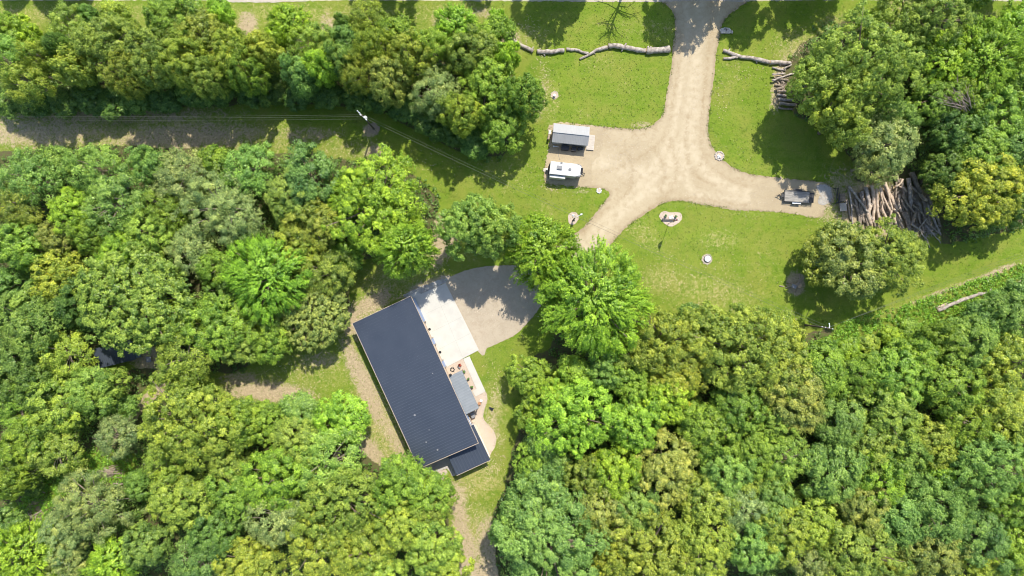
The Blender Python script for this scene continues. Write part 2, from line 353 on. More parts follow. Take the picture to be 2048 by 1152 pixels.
# ------------------------------------------------------------------ sheets (drive, pads)
def smooth_poly(pts, step=4.0, jit=0.0, rng=None, smooth=True):
    "closed Catmull-Rom resampling in px"
    n = len(pts); out = []
    for i in range(n):
        p0, p1, p2, p3 = [Vector(pts[(i+k-1) % n]) for k in range(4)]
        m = max(1, int((p2-p1).length/step))
        for j in range(m):
            t = j/m
            q = (0.5*((2*p1)+(p2-p0)*t+(2*p0-5*p1+4*p2-p3)*t*t+(3*p1-p0-3*p2+p3)*t*t*t)) if smooth else p1.lerp(p2, t)
            if jit: q = q + Vector((rng.gauss(0, jit), rng.gauss(0, jit)))
            out.append((q.x, q.y))
    return out
def sheet(name, pts, z, m, step=4, jit=0.8, grid=9, tracks=(), smooth=True, ew=9.0, es=1.0, ruts=(), label=None, cat=None, kind='structure'):
    rng = random.Random(len(name)*13+int(z*1000))
    ring = smooth_poly(pts, step, jit, rng, smooth)
    A = np.array(ring); x0, y0 = A.min(0); x1, y1 = A.max(0)
    gx, gy = np.meshgrid(np.arange(x0+grid/2, x1, grid), np.arange(y0+grid/2, y1, grid))
    gx = gx+NP.uniform(-2, 2, gx.shape); gy = gy+NP.uniform(-2, 2, gy.shape)
    ok = inside(ring, gx, gy); G = np.stack([gx[ok], gy[ok]], -1)
    n = len(ring)
    verts = [Vector(p) for p in ring] + [Vector((float(a), float(b))) for a, b in G]
    vo, eo, fo, *_ = delaunay_2d_cdt(verts, [], [list(range(n))], 1, 1e-4)
    VA = np.array([(v.x, v.y) for v in vo]); F = np.array([f[::-1] for f in fo])
    B = A[::2]; d = np.sqrt(((VA[:, None, :]-B[None])**2).sum(-1)).min(1)
    edge = np.clip(1-d/ew, 0, 1)*es; tr = np.zeros(len(VA))
    for line, wd in tracks:
        L = np.array(smooth_line(line, 4)); dd = np.sqrt(((VA[:, None, :]-L[None])**2).sum(-1)).min(1)
        tr = np.maximum(tr, np.exp(-(dd/wd)**2))
    rut = np.zeros(len(VA))
    for line in ruts:
        L = np.array(smooth_line(line, 3)); dd = np.sqrt(((VA[:, None, :]-L[None])**2).sum(-1)).min(1)
        rut = np.maximum(rut, np.exp(-(dd/4.0)**2))
    V = np.column_stack([(VA[:, 0]-1024)*S, (576-VA[:, 1])*S, np.full(len(VA), z)])
    # face up
    a, b, c = V[F[0, 0]], V[F[0, 1]], V[F[0, 2]]
    if np.cross(b-a, c-a)[2] < 0: F = F[:, ::-1]
    me = np_mesh(name, V, F, [m], attrs={'edge': edge, 'track': tr, 'rut': rut})
    o = link(name, me); tag(o, label, cat, None, kind)
    return o
def smooth_line(pts, step=4.0):
    out = []; n = len(pts)
    for i in range(n-1):
        p0 = Vector(pts[max(i-1, 0)]); p1 = Vector(pts[i]); p2 = Vector(pts[i+1]); p3 = Vector(pts[min(i+2, n-1)])
        m = max(1, int((p2-p1).length/step))
        for j in range(m):
            t = j/m; q = 0.5*((2*p1)+(p2-p0)*t+(2*p0-5*p1+4*p2-p3)*t*t+(3*p1-p0-3*p2+p3)*t*t*t); out.append(tuple(q))
    out.append(tuple(pts[-1])); return out

DRIVE = [(1300,-12),(1317,1),(1335,12),(1346,25),(1350,45),(1348,75),(1345,100),(1343,130),(1338,160),(1333,190),(1329,215),(1323,232),(1311,245),
  (1292,255),(1270,257),(1240,256),(1205,253),(1180,250),(1140,246),(1112,247),(1103,262),(1099,290),(1094,315),(1089,340),(1089,362),(1102,369),(1130,371),
  (1160,374),(1190,376),(1212,380),(1219,390),(1208,404),(1190,427),(1167,454),(1150,467),(1137,480),(1118,500),(1095,515),(1060,528),(1024,531),(1000,531),(962,534),(929,542),
  (905,552),(892,560),(884,566),(888,576),(925,650),(957,703),(975,696),(995,687),(1024,673),(1037,664),(1060,640),(1079,614),(1100,590),(1140,570),(1185,540),(1206,508),(1224,487),(1237,471),
  (1254,454),(1277,437),(1307,417),(1331,405),(1361,402),(1391,407),(1434,414),(1471,421),(1520,422),(1562,425),(1603,429),(1620,434),(1636,436),(1647,428),(1652,412),(1664,408),(1667,390),(1660,370),(1636,363),
  (1579,358),(1536,353),(1497,347),(1471,337),(1447,320),(1429,300),(1419,277),(1417,250),(1422,197),(1429,147),(1432,110),(1439,77),(1442,60),(1446,47),(1457,30),(1481,13),(1500,1),(1515,-12)]
TR = [([(1400,-10),(1402,60),(1390,130),(1380,200),(1370,270),(1330,330),(1280,390),(1215,450),(1160,510)], 12),
      ([(1372,-10),(1375,80),(1362,160),(1352,230),(1335,290),(1290,350),(1250,400),(1190,460),(1140,510)], 8),
      ([(1400,60),(1395,150),(1390,240),(1385,310),(1350,360),(1280,395),(1230,440)], 10),
      ([(1380,250),(1395,320),(1440,365),(1500,385),(1600,400)], 12), ([(1370,290),(1340,330),(1290,345),(1220,330),(1180,320)], 16),
      ([(1375,300),(1370,350),(1390,385),(1450,395),(1560,405)], 9)]
RUTS = [[(1422,-5),(1420,70),(1412,150),(1404,230),(1402,290)],[(1362,60),(1356,140),(1346,210),(1334,262),(1300,300),(1250,330),(1200,345)],[(1340,275),(1352,330),(1350,365),(1330,395),(1290,425),(1235,478)],
  [(1400,290),(1420,330),(1470,365),(1540,380),(1600,388)],[(1260,345),(1265,365),(1245,395),(1205,425),(1165,468)],[(1375,230),(1372,300),(1385,345),(1430,372)],[(1250,300),(1265,335),(1262,360)],[(1310,300),(1330,340),(1322,380)],[(1385,345),(1400,330),(1408,300)],[(1330,400),(1400,396),(1470,408),(1560,410)]]
sheet('driveway', DRIVE, 0.012, M_DRIVE, 3.5, 0.7, 5, TR, ruts=RUTS)
ROADP = [(-120,-34),(600,-34),(1300,-34),(1700,-34),(2170,-34),(2170,0),(1900,1),(1700,0),(1515,2),(1490,4),(1400,1),(1315,4),(1140,3),(950,2),(700,1),(520,5),(440,4),(380,1),(-120,-2)]
sheet('road', ROADP, 0.016, M_ROAD, 5, 0.5, 14)
sheet('parking_gravel', [(884,566),(905,552),(929,542),(962,534),(1000,531),(1045,532),(1075,545),(1092,570),(1088,596),(1079,616),(1060,640),(1037,664),(1024,673),(995,687),(975,696),(957,703)], 0.020, M_PARK, 3.5, 0.6, 8, es=0.3)
sheet('gravel_pad', [(1105,246),(1196,254),(1206,262),(1203,300),(1185,330),(1175,372),(1098,366),(1090,358),(1094,315),(1100,280)], 0.024, M_PAD, 3.5, 1.6, 8, es=0)
sheet('gravel_shoulder', [(1540,356),(1600,362),(1650,366),(1668,390),(1660,410),(1645,418),(1634,434),(1570,424),(1520,419),(1500,400),(1510,370)], 0.021, M_PAD, 3.5, 2.2, 8, es=0)
sheet('pebble_bed', [(885,738),(926,718),(953,777),(960,784),(971,783),(975,797),(971,813),(967,826),(968,838),(977,850),(987,860),(992.5,876),(990.6,892),(984,904),(977,910),(955,888),(920,840)], 0.024, M_PEB, 3, 0.3, 6, ew=4)
sheet('grey_gravel_bed', [(845,920),(895,915),(912,945),(905,952),(893,938),(862,950),(845,945)], 0.022, M_GREYG, 3, 0.4, 6, ew=3)
sheet('paver_landing', [(860,948),(891,938),(897,948),(884,962),(872,962)], 0.026, M_PEB, 3, 0.2, 5, smooth=False, ew=2)
sheet('rocky_strip', [(806,592),(830,578),(886,558),(893,564),(842,588),(828,592)], 0.028, M_GREYG, 3, 0.8, 6, ew=3)
sheet('grey_gravel_spill', [(1633,372),(1655,370),(1664,385),(1662,402),(1648,410),(1636,404),(1640,390)], 0.032, M_GREYG, 3, 0.7, 5, ew=2)

def conc(name, pts, z):
    q = [P(x, y) for x, y in pts]; q = [(p.x, p.y, z) for p in q]
    a = Vector(q[1])-Vector(q[0]); b = Vector(q[2])-Vector(q[1])
    if a.cross(b).z < 0: q = q[::-1]
    return tag(MB().slab(q, 0.14).build(name, M_CONC), kind='structure')
conc('concrete_pad', [(812,594),(835,582),(842,588),(891,566),(925,633),(958,700),(898,731.5),(884,742),(812,606)], 0.10)
conc('path', [(926.5,717.5),(939,712.3),(955,748),(971,782.5),(951,793),(944.6,782),(953,777.5)], 0.094)

# ------------------------------------------------------------------ house
HX = (-18.03, -34.97); HROT = math.atan2(0.417, 0.909); HW, HL = 12.7, 30.9
jm = MB()
M_JOINT = mat('concrete_joint', (0.36, 0.34, 0.31), 0.9)
def jline(a, b, wd=0.035):
    p, q = P(*a), P(*b); d = (q-p).normalized(); n = Vector((-d.y, d.x, 0))*wd/2
    jm.face([(v.x, v.y, 0.1045) for v in ((p-n), (q-n), (q+n), (p+n))])
for t_ in (.25, .5, .75):
    jline((842+(898-842)*t_-6, 592+(731-592)*t_+2), (892+(957-892)*t_, 567+(700-567)*t_))
jline((868, 578), (925, 714))
tag(jm.build('expansion_joint', M_JOINT), kind='structure')
house = empty('barn_house', (HX[0], HX[1], 0), HROT)
tag(house, 'long house with dark navy ribbed metal roof beside the white concrete pad', 'house')
def hl(px, py, z):      # photo px -> house-local coords
    p = P(px, py, z); dx, dy = p.x-HX[0], p.y-HX[1]; c, s = math.cos(HROT), math.sin(HROT)
    return Vector((dx*c+dy*s, -dx*s+dy*c, z))
ZL, ZH = 4.2, 5.8
def rz(x): return ZL + (ZH-ZL)*x/HW
wall_x = 12.5
wl = MB()
def wallq(m, pts, th_n): pass
# walls as a closed box with sloped top
x0, x1, y0, y1 = 0.45, wall_x, 0.4, HL-0.4
b = [(x0,y0),(x1,y0),(x1,y1),(x0,y1)]
top = [(x, y, rz(x)-0.16) for x, y in b]; bot = [(x, y, 0) for x, y in b]
# garage door openings are recessed pieces: wall bays on the yard side built separately
doors = [(22.0, 25.3), (17.1, 20.4), (12.3, 15.5)]
wl.face([bot[0], bot[1], top[1], top[0]]); wl.face([bot[2], bot[3], top[3], top[2]]); wl.face([bot[3], bot[0], top[0], top[3]])
DZ = 3.4
ys = sorted([y0, y1] + [v for d in doors for v in d])
for i in range(len(ys)-1):
    a, c = ys[i], ys[i+1]; isdoor = any(abs(a-d[0]) < 1e-6 for d in doors)
    zt = rz(x1)-0.16
    if isdoor:
        wl.face([(x1,a,DZ),(x1,c,DZ),(x1,c,zt),(x1,a,zt)])
        wl.face([(x1,a,DZ),(x1-0.3,a,DZ),(x1-0.3,c,DZ),(x1,c,DZ)])
        wl.face([(x1,a,0),(x1-0.3,a,0),(x1-0.3,a,DZ),(x1,a,DZ)]); wl.face([(x1,c,0),(x1,c,DZ),(x1-0.3,c,DZ),(x1-0.3,c,0)])
    else: wl.face([(x1,a,0),(x1,c,0),(x1,c,zt),(x1,a,zt)])
wl.build('wall', M_WALLB, house)
wain = MB(); wain.box((x1+0.05, 6.0, 0.55), (0.09, 10.8, 1.1)); wain.build('wainscot', M_TRIM, house)
for a, c in doors:
    d = MB(); d.box((x1-0.27, (a+c)/2, DZ/2), (0.06, c-a-0.02, DZ-0.02))
    for k in range(4): d.box((x1-0.225, (a+c)/2, 0.42+k*0.84), (0.03, c-a-0.25, 0.66))
    do = d.build('garage_door', M_DOOR, house); 
    t = MB(); t.box((x1+0.04, a-0.09, DZ/2), (0.08, 0.16, DZ)); t.box((x1+0.04, c+0.09, DZ/2), (0.08, 0.16, DZ)); t.box((x1+0.05, (a+c)/2, DZ+0.1), (0.1, c-a+0.36, 0.2)); t.build('door_frame', M_TRIM, do)
    # gooseneck lamp over each door
    g_ = MB(); yc = (a+c)/2
    g_.tube([(x1, yc, 4.0), (x1+0.2, yc, 4.35), (x1+0.45, yc, 4.35), (x1+0.55, yc, 4.1)], 0.03, 6)
    g_.tube([(x1+0.55, yc, 4.12), (x1+0.55, yc, 3.98), (x1+0.55, yc, 3.85)], [0.08, 0.16, 0.27], 12)
    g_.build('wall_lamp', M_DARK, house, smooth=True)
for (ya, yb, za, zb) in ((8.4, 10.6, 1.0, 2.6), (5.2, 6.3, 0.1, 2.3), (2.3, 4.3, 1.0, 2.6)):
    f = MB(); f.box((x1+0.05, (ya+yb)/2, zb+0.06), (0.1, yb-ya+0.24, 0.12)); f.box((x1+0.05, (ya+yb)/2, za-0.06), (0.1, yb-ya+0.24, 0.12))
    f.box((x1+0.05, ya-0.06, (za+zb)/2), (0.1, 0.12, zb-za)); f.box((x1+0.05, yb+0.06, (za+zb)/2), (0.1, 0.12, zb-za))
    fo = f.build('window', M_WHITE, house)
    MB().box((x1+0.02, (ya+yb)/2, (za+zb)/2), (0.04, yb-ya, zb-za)).build('pane', M_GLASS, fo)
r = MB()
r.slab([(0,0,rz(0)),(HW,0,rz(HW)),(HW,HL,rz(HW)),(0,HL,rz(0))], 0.14)
k = 0.25
ang = -math.atan2(ZH-ZL, HW); ln = math.hypot(HW, ZH-ZL)
while k < HL:
    r.box((HW/2, k, (ZL+ZH)/2+0.025), (ln-0.02, 0.18, 0.13), tilt=ang); k += 0.56
ro = r.build('roof', M_ROOF, house)
tr = MB()
tr.box((-0.05, HL/2, rz(0)-0.06), (0.1, HL+0.2, 0.26)); tr.box((HW+0.04, HL/2, rz(HW)-0.05), (0.08, HL+0.2, 0.24))
for yy in (-0.045, HL+0.045): tr.box((HW/2, yy, (ZL+ZH)/2-0.03), (ln, 0.09, 0.26), tilt=ang)
tr.build('roof_edge_trim', M_TRIM, ro)
for (px, py, rr) in ((829,831,0.16),(852,885,0.10),(875,900,0.13),(866,746,0.06),(858,860,0.05)):
    p = hl(px, py, 5.0); p.z = rz(p.x); v = MB(); v.tube([(p.x,p.y,p.z),(p.x,p.y,p.z+0.12)], rr+0.05, 10); v.tube([(p.x,p.y,p.z+0.12),(p.x,p.y,p.z+0.4),(p.x,p.y,p.z+0.45)], [rr*.6, rr*.6, rr*.5], 10)
    v.build('roof_vent', M_GREYP, ro)
# porch roof over the entry (grey)
pc = [hl(899,752,3.3), hl(923,741,2.8), hl(959,816,2.8), hl(934,828,3.3)]
yA = (pc[0].y+pc[1].y)/2; yB = (pc[2].y+pc[3].y)/2; xo = (pc[1].x+pc[2].x)/2; xi = x1+0.02
pr = MB(); pr.slab([(xi,yB,3.4),(xo,yB,2.8),(xo,yA,2.8),(xi,yA,3.4)], 0.1)
k = yB+0.12; pa = math.atan2(0.6, xo-xi); pl = math.hypot(0.6, xo-xi)
while k < yA: pr.box(((xi+xo)/2, k, 3.125), (pl-0.02, 0.16, 0.12), tilt=pa); k += 0.55
pr.build('porch_roof', M_ROOFL, house)
for yy in (yA-0.2, (yA+yB)/2, yB+0.2):
    MB().box((xo-0.2, yy, 1.36), (0.16, 0.16, 2.7)).build('porch_post', M_WOOD, house)
# low annex roof at the lower end
ac = [hl(957,880,3.3), hl(980,920,3.3), hl(914,952,2.9), hl(893,915,2.9)]
ax1 = (ac[0].x*0+ac[1].x); ay0 = (ac[1].y+ac[2].y)/2; ax0 = ac[2].x; ay1 = 1.6
AZ1, AZ0 = 3.5, 2.8     # higher against the house
def az(y): return AZ0+(AZ1-AZ0)*(y-ay0)/(3.2-ay0)
an = MB(); ym = 0.36; xin = x1+0.02
an.slab([(ax0,ay0,az(ay0)),(ax1,ay0,az(ay0)),(ax1,3.2,az(3.2)),(xin,3.2,az(3.2)),(xin,ym,az(ym)),(ax0,ym,az(ym))], 0.14)
k = ax0+0.15; ta = math.atan2(AZ1-AZ0, 3.2-ay0)
while k < ax1-0.05:
    ye = 3.18 if k > xin+0.06 else ym-0.02
    L = (ye-ay0)/math.cos(ta); yc = (ye+ay0)/2
    b0 = len(an.v); an.box((0, 0, 0), (0.20, L-0.02, 0.12))
    Mx = Matrix.Rotation(ta, 3, 'X')
    for i in range(b0, len(an.v)):
        q = Mx @ Vector(an.v[i]); an.v[i] = (q.x+k, q.y+yc, q.z+az(yc)+0.03)
    k += 0.62
an.build('annex_roof', M_ROOF, house)
tm = MB(); tm.box(((ax0+ax1)/2, ay0-0.05, az(ay0)-0.07), (ax1-ax0+0.1, 0.1, 0.24)); tm.build('annex_roof_trim', M_TRIM, house)
aw = MB(); aw.box(((ax0+0.5+ax1-0.12)/2, (ay0+0.5+0.38)/2, 1.3), (ax1-ax0-0.62, 0.38-ay0-0.5, 2.6)); aw.box(((xin+0.3+ax1-0.12)/2+0.0, 1.78, 1.42), (ax1-0.12-xin-0.02, 2.78, 2.84))
aw.build('annex_wall', M_WALLC, house)
MB().box((ax1-0.02, (ay0+2.9)/2, 1.5), (0.16, 2.9-ay0-0.5, 0.3)).build('wall_band', M_WALLC, house)

# ------------------------------------------------------------------ garden shed / cabin
sh = empty('storage_shed', (*P(1142, 268, 3.0).xy, 0), math.radians(-6.0))
tag(sh, 'small grey gabled shed with ribbed metal roof above the white camper', 'shed')
shw, shl = 7.1, 3.7
m_ = MB(); m_.box((0, 0, 1.25), (shw-0.3, shl-0.5, 2.5)); 
for sx in (-1, 1):
    xx = sx*(shw/2-0.15); m_.face([(xx,-shl/2+0.25,2.5),(xx,shl/2-0.25,2.5),(xx,0.0,3.42)][::sx])
m_.build('wall', M_SHEDW, sh)
rf = MB(); zr, ze = 3.55, 2.55
for s_ in (-1, 1):
    q = [(-shw/2,0,zr),(shw/2,0,zr),(shw/2,s_*shl/2,ze),(-shw/2,s_*shl/2,ze)]
    if s_ > 0: q = q[::-1]
    q = [q[0], q[3], q[2], q[1]]
    rf.slab(q[::-1], 0.07)
ta = math.atan2(zr-ze, shl/2)
k = -shw/2+0.1
while k < shw/2:
    for s_ in (-1, 1):
        b0 = len(rf.v); rf.box((0, 0, 0), (0.07, shl/2/math.cos(ta)-0.04, 0.05)); Mx = Matrix.Rotation(-s_*ta, 3, 'X')
        for i in range(b0, len(rf.v)):
            q = Mx @ Vector(rf.v[i]); rf.v[i] = (q.x+k, q.y+s_*shl/4, q.z+(zr+ze)/2+0.025)
    k += 0.32
rf.box((0, 0, zr+0.04), (shw, 0.28, 0.06)); rf.build('roof', M_SHEDR, sh)
dk = MB()
for i in range(9): dk.box((shw/2+0.03+i*0.168, -0.62, 0.30), (0.145, 3.0, 0.06))
dk.box((shw/2+0.7, 0.8, 0.15), (1.4, 0.1, 0.24)); dk.box((shw/2+0.7, -2.05, 0.15), (1.4, 0.1, 0.24)); dk.build('deck', M_PLANK, sh)
dd = MB().box((shw/2-0.12, -0.3, 1.25), (0.08, 0.95, 2.05)); dd.build('door', M_WHITE, sh)
def thing(name, label, cat, loc, rz=0, group=None): return tag(empty(name, loc, rz), label, cat, group)
A6 = math.radians(-6)
for px, py, sx, sy, hh, lab in ((1129.5,295,1.55,0.9,1.0,'long black storage bin against the lower side of the grey shed'),(1147,297.5,0.95,0.85,1.05,'square black storage bin beside the lower wall of the grey shed')):
    t = thing('storage_bin', lab, 'bin', P(px, py+2.5), A6, 'black bins along the shed'); MB().box((0,0,hh/2),(sx*.94,sy*.92,hh)).build('body', M_BLACK, t)
    q = MB(); q.box((0,0,hh+0.05),(sx,sy,0.09)); q.box((0,0,hh+0.115),(sx*.8,sy*.7,0.04)); q.build('lid', M_DARK, t)
for i, (px, py) in enumerate(((1157,296.5),(1162.8,296))):
    t = thing('rubbish_bin', ('round black dustbin nearest the square bin by the shed','round black dustbin nearest the deck by the shed')[i], 'bin', P(px, py+2.5), 0, 'black bins along the shed')
    MB().tube([(0,0,0),(0,0,0.85)], [0.24,0.31], 14).build('body', M_BLACK, t); MB().tube([(0,0,0.85),(0,0,0.9),(0,0,0.97)], [0.33,0.33,0.12], 14).build('lid', M_DARK, t)
t = thing('gas_meter', 'small grey pipe manifold at the lower left corner of the shed', 'meter', P(1107,294), A6)
q = MB(); q.box((0,0,0.6),(0.3,0.25,0.4)); q.tube([(0,0,0),(0,0,0.5)],0.05,8); q.tube([(0.1,0,0.6),(0.6,0.03,0.6),(1.1,0,0.5)],0.05,8); q.build('manifold', M_GALV, t)
t = thing('storage_box', 'dark box with white top leaning against the left end of the shed', 'box', P(1098,272), math.radians(-12))
MB().box((0,-0.35,0.55),(0.4,1.1,1.1)).build('body', M_WOOD, t); MB().box((0,0.55,0.9),(0.42,0.75,0.3)).build('lid', M_WHITE, t)
def tubething(name, label, cat, pts, rad, m, group=None, n=6, parent=None):
    p0 = Vector(pts[0]); o = MB().tube([Vector(p)-p0 for p in pts], rad, n).build(name, m, None, p0, True); return tag(o, label, cat, group)
tubething('hose', 'thin dark hose curving from the shed to the camper', 'hose', [P(1117,297,.05),P(1116,305,.03),P(1117,312,.03),P(1119.5,320,.04)], 0.03, M_GREYP)

# ------------------------------------------------------------------ camper
cp = empty('camper_trailer', (*P(1132.5, 338.5, 3.05).xy, 0), math.radians(-6.3))
tag(cp, 'white camper trailer with dark front window parked below the grey shed', 'camper')
CL, CW, CH = 6.35, 2.5, 3.05
prof = [(-CL/2,-CW/2),(CL/2-1.35,-CW/2),(CL/2-0.5,-CW/2+0.28),(CL/2-0.1,-CW/2+0.62),(CL/2,-CW/2+0.95),(CL/2,CW/2-0.95),(CL/2-0.1,CW/2-0.62),(CL/2-0.5,CW/2-0.28),(CL/2-1.35,CW/2),(-CL/2,CW/2)]
MB().slab([(x,y,CH) for x,y in prof], CH-0.55).build('body', M_WHITE, cp)
rm = MB().slab([(x*0.975,y*0.95,CH+0.07) for x,y in prof], 0.07).build('roof', M_WHITE, cp)
for s_ in (-1, 1):
    c_ = MB().slab([(CL/2-1.1,s_*(CW/2-0.02),CH+0.05),(CL/2-0.45,s_*(CW/2-0.25),CH+0.0),(CL/2-0.02,s_*(CW/2-0.8),CH-0.1),(CL/2+0.06,s_*(CW/2-0.85),CH-0.1),(CL/2-0.38,s_*(CW/2-0.12),CH-.05),(CL/2-1.1,s_*(CW/2+0.04),CH-.05)][::s_], 0.9)
    c_.build('corner_cap', M_GREYP, cp)
MB().box((CL/2-0.14, 0, CH+0.05), (0.42, 1.2, 0.12), tilt=0.3).build('front_window', M_BLACK, cp)
q = MB(); q.box((0,0,0.14),(1.0,0.72,0.28)); q.box((0.05,0,0.3),(0.7,0.5,0.05)); q.build('air_conditioner', M_GREYP, cp, (-1.35,0.15,CH+0.07))
q = MB(); q.tube([(0,0,0),(0,0,0.14)],0.3,14); q.tube([(0,0,0.14),(0,0,0.2)],[0.22,0.1],14); q.build('roof_vent', M_GREYP, cp, (0.72,0.05,CH+0.07))
q = MB(); q.box((0,0,0.06),(0.45,0.05,0.06)); q.box((0,0.18,0.06),(0.45,0.05,0.06)); q.box((0,0.09,0.06),(0.05,0.35,0.06)); q.build('antenna', M_GREYP, cp, (-1.05,1.0,CH+0.07))
MB().box((-1.52,-CW/2-0.28,1.55),(3.05,0.55,2.1)).build('slide_out', M_WHITE, cp)
MB().box((-1.5,-CW/2-0.02,2.86),(3.6,0.1,0.12)).build('awning_roll', M_DARK, cp)
for sx in (-0.4, 0.4):
    for s_ in (-1, 1):
        wh = MB().tube([(sx,s_*0.95,0.34),(sx,s_*1.18,0.34)],0.34,16).build('wheel', M_BLACK, cp); MB().tube([(sx,s_*1.10,0.34),(sx,s_*1.2,0.34)],0.18,12).build('rim', M_GALV, wh)
q = MB(); q.box((-CL/2-0.12,0,0.7),(0.18,2.3,0.25)); q.box((-CL/2-0.08,0.6,1.7),(0.1,0.05,2.0)); q.box((-CL/2-0.08,0.95,1.7),(0.1,0.05,2.0)); [q.box((-CL/2-0.08,0.775,0.9+0.3*i),(0.06,0.32,0.04)) for i in range(7)]; q.build('rear_ladder', M_DARK, cp)
q = MB(); q.tube([(CL/2-0.6,-0.6,0.5),(CL/2+0.7,0,0.5)],0.06,6); q.tube([(CL/2-0.6,0.6,0.5),(CL/2+0.7,0,0.5)],0.06,6); q.tube([(CL/2+0.7,0,0.0),(CL/2+0.7,0,0.8)],0.05,8); q.build('tow_hitch', M_DARK, cp)
t = thing('utility_pedestal', 'short white hookup pedestal left of the camper', 'pedestal', P(1093.5,340), A6)
MB().box((0,0,0.55),(0.3,0.35,1.1)).build('post', M_WHITE, t); MB().disc((-0.35,0,0),0.42,0.07,12,wob=.1,rng=R).build('base', M_STONE, t)
tag(MB().box((0,0,0.25),(0.35,0.5,0.5)).build('waste_tank', M_GREYP, None, P(1098,352)), 'small grey tank behind the camper', 'tank')

# ------------------------------------------------------------------ utility trailer
ut = empty('utility_trailer', P(1591, 394), math.radians(-4.3))
tag(ut, 'open utility trailer with grey plank deck and dark ramp gate', 'trailer')
TL, TW = 4.95, 2.1
q = MB()
n = 12
for i in range(n): q.box((0, -TW/2+TW/n*(i+0.5), 0.62), (TL, TW/n-0.02, 0.05))
q.build('deck', M_DECK, ut)
q = MB()
for s_ in (-1, 1):
    q.box((0, s_*(TW/2+0.06), 0.95), (TL+0.1, 0.07, 0.07)); q.box((0, s_*(TW/2+0.05), 0.58), (TL+0.1, 0.1, 0.12))
    for i in range(6): q.box((-TL/2+0.05+i*(TL-0.1)/5, s_*(TW/2+0.06), 0.76), (0.06, 0.06, 0.34))
q.box((-TL/2-0.04, 0, 0.95), (0.07, TW+0.15, 0.07)); q.box((-TL/2-0.04, 0, 0.58), (0.1, TW+0.15, 0.12))
q.build('frame', M_DARK, ut)
q = MB(); gx = TL/2+0.05
for i in range(9): q.box((gx+0.42, -TW/2+0.1+i*(TW-0.2)/8, 0.62), (0.84, 0.045, 0.05))
q.box((gx+0.03,0,0.62),(0.07,TW,0.07)); q.box((gx+0.84,0,0.62),(0.07,TW,0.07)); q.box((gx+0.42,0,0.60),(0.8,TW-.1,0.02)); q.build('ramp_gate', M_DARK, ut)
q = MB(); x_ = -TL/2-0.05
q.tube([(x_,-0.7,0.55),(x_-1.25,0,0.55)],0.06,6); q.tube([(x_,0.7,0.55),(x_-1.25,0,0.55)],0.06,6); q.box((x_-0.3,0,0.58),(0.5,0.7,0.14)); q.box((x_-1.35,0,0.55),(0.3,0.12,0.12)); q.tube([(x_-1.0,0,0),(x_-1.0,0,0.95)],0.05,8); q.build('tow_hitch', M_DARK, ut)
for s_ in (-1, 1):
    MB().box((0,s_*(TW/2+0.27),0.74),(1.75,0.3,0.05)).build('mudguard', M_DARK if s_>0 else M_GALV, ut)
    for sx in (-0.42, 0.42):
        wh = MB().tube([(sx,s_*(TW/2+0.15),0.33),(sx,s_*(TW/2+0.37),0.33)],0.33,16).build('wheel', M_BLACK, ut); MB().tube([(sx,s_*(TW/2+0.3),0.33),(sx,s_*(TW/2+0.39),0.33)],0.17,12).build('rim', M_GALV, wh)

# ------------------------------------------------------------------ dark roofed hut in the left wood
hut = empty('woodland_hut', P(243, 706), math.radians(14))
tag(hut, 'low hut with dark flat roof half hidden under trees at left', 'hut')
MB().box((0,0,1.1),(7.4,3.4,2.2)).build('wall', M_WALLB, hut)
q = MB(); q.slab([(-3.9,-2.0,2.35),(3.9,-2.0,2.35),(3.9,2.0,2.6),(-3.9,2.0,2.6)],0.12)
for i in range(20): q.box((-3.7+i*0.39,0,2.50),(0.06,3.9,0.05))
q.build('roof', M_ROOF, hut)
t = thing('camp_table', 'small grey square table on bare soil by the dark hut', 'table', P(301,718), math.radians(10))
MB().box((0,0,0.74),(1.0,1.05,0.06)).build('tabletop', M_GREYP, t)
for a in (-.4,.4):
    for c in (-.4,.4): MB().box((a,c,0.36),(0.06,0.06,0.71)).build('leg', M_DARK, t)

# ------------------------------------------------------------------ utility poles, wires, lamp, flagpole
def pole(base, hgt, label, arms, rot):
    b = P(*base); t = thing('utility_pole', label, 'utility pole', b, rot, 'utility poles')
    MB().tube([(0,0,0),(0,0,hgt)], [0.19,0.13], 12).build('pole', M_POLE, t)
    return t
p1 = pole((748,258), 11.0, 'utility pole in the shaded grass strip with transformer and wires both ways', 1, math.radians(0))
q = MB(); q.box((0,0,0),(0.12,2.6,0.14)); q.build('crossarm', M_GALV, p1, (-0.05,0,10.6)).rotation_euler=(0,0,math.radians(45))
q = MB(); q.box((0,0,0),(0.1,1.6,0.1)); q.build('crossarm', M_GALV, p1, (0,0,9.8)).rotation_euler=(0,0,math.radians(60))
MB().tube([(0.35,-0.05,8.9),(0.35,-0.05,9.75)],0.26,14).tube([(0.35,-0.05,9.75),(0.35,-0.05,9.95)],[0.22,0.05],12).build('transformer', M_CERAM, p1, smooth=False)
for i in range(-2, 3):
    MB().tube([(0,0,0),(0,0,0.12),(0,0,0.28)],[0.07,0.14,0.05],8).build('insulator', M_CERAM, p1, (-0.05-i*0.42, i*0.42, 10.66+0.0*i))
MB().tube([(0.15,-0.15,8.6),(1.0,-1.1,0.15)],0.035,5).build('guy_wire', M_WIRE, p1)
MB().disc((0,0,0.03),1.15,0.05,18,wob=.18,rng=R).build('soil_ring', mat('turned_soil',(0.30,0.23,0.16),0.95,(0.40,0.31,0.22),2,0.6,8), p1)
p2 = pole((1610,650), 9.9, 'utility pole leaning over the green scrub near the lone olive tree', 1, 0)
q = MB(); q.box((0,0,0),(2.2,0.14,0.14)); q.build('crossarm', M_POLE, p2, (0,0,9.5)).rotation_euler=(0,0,math.radians(-12))
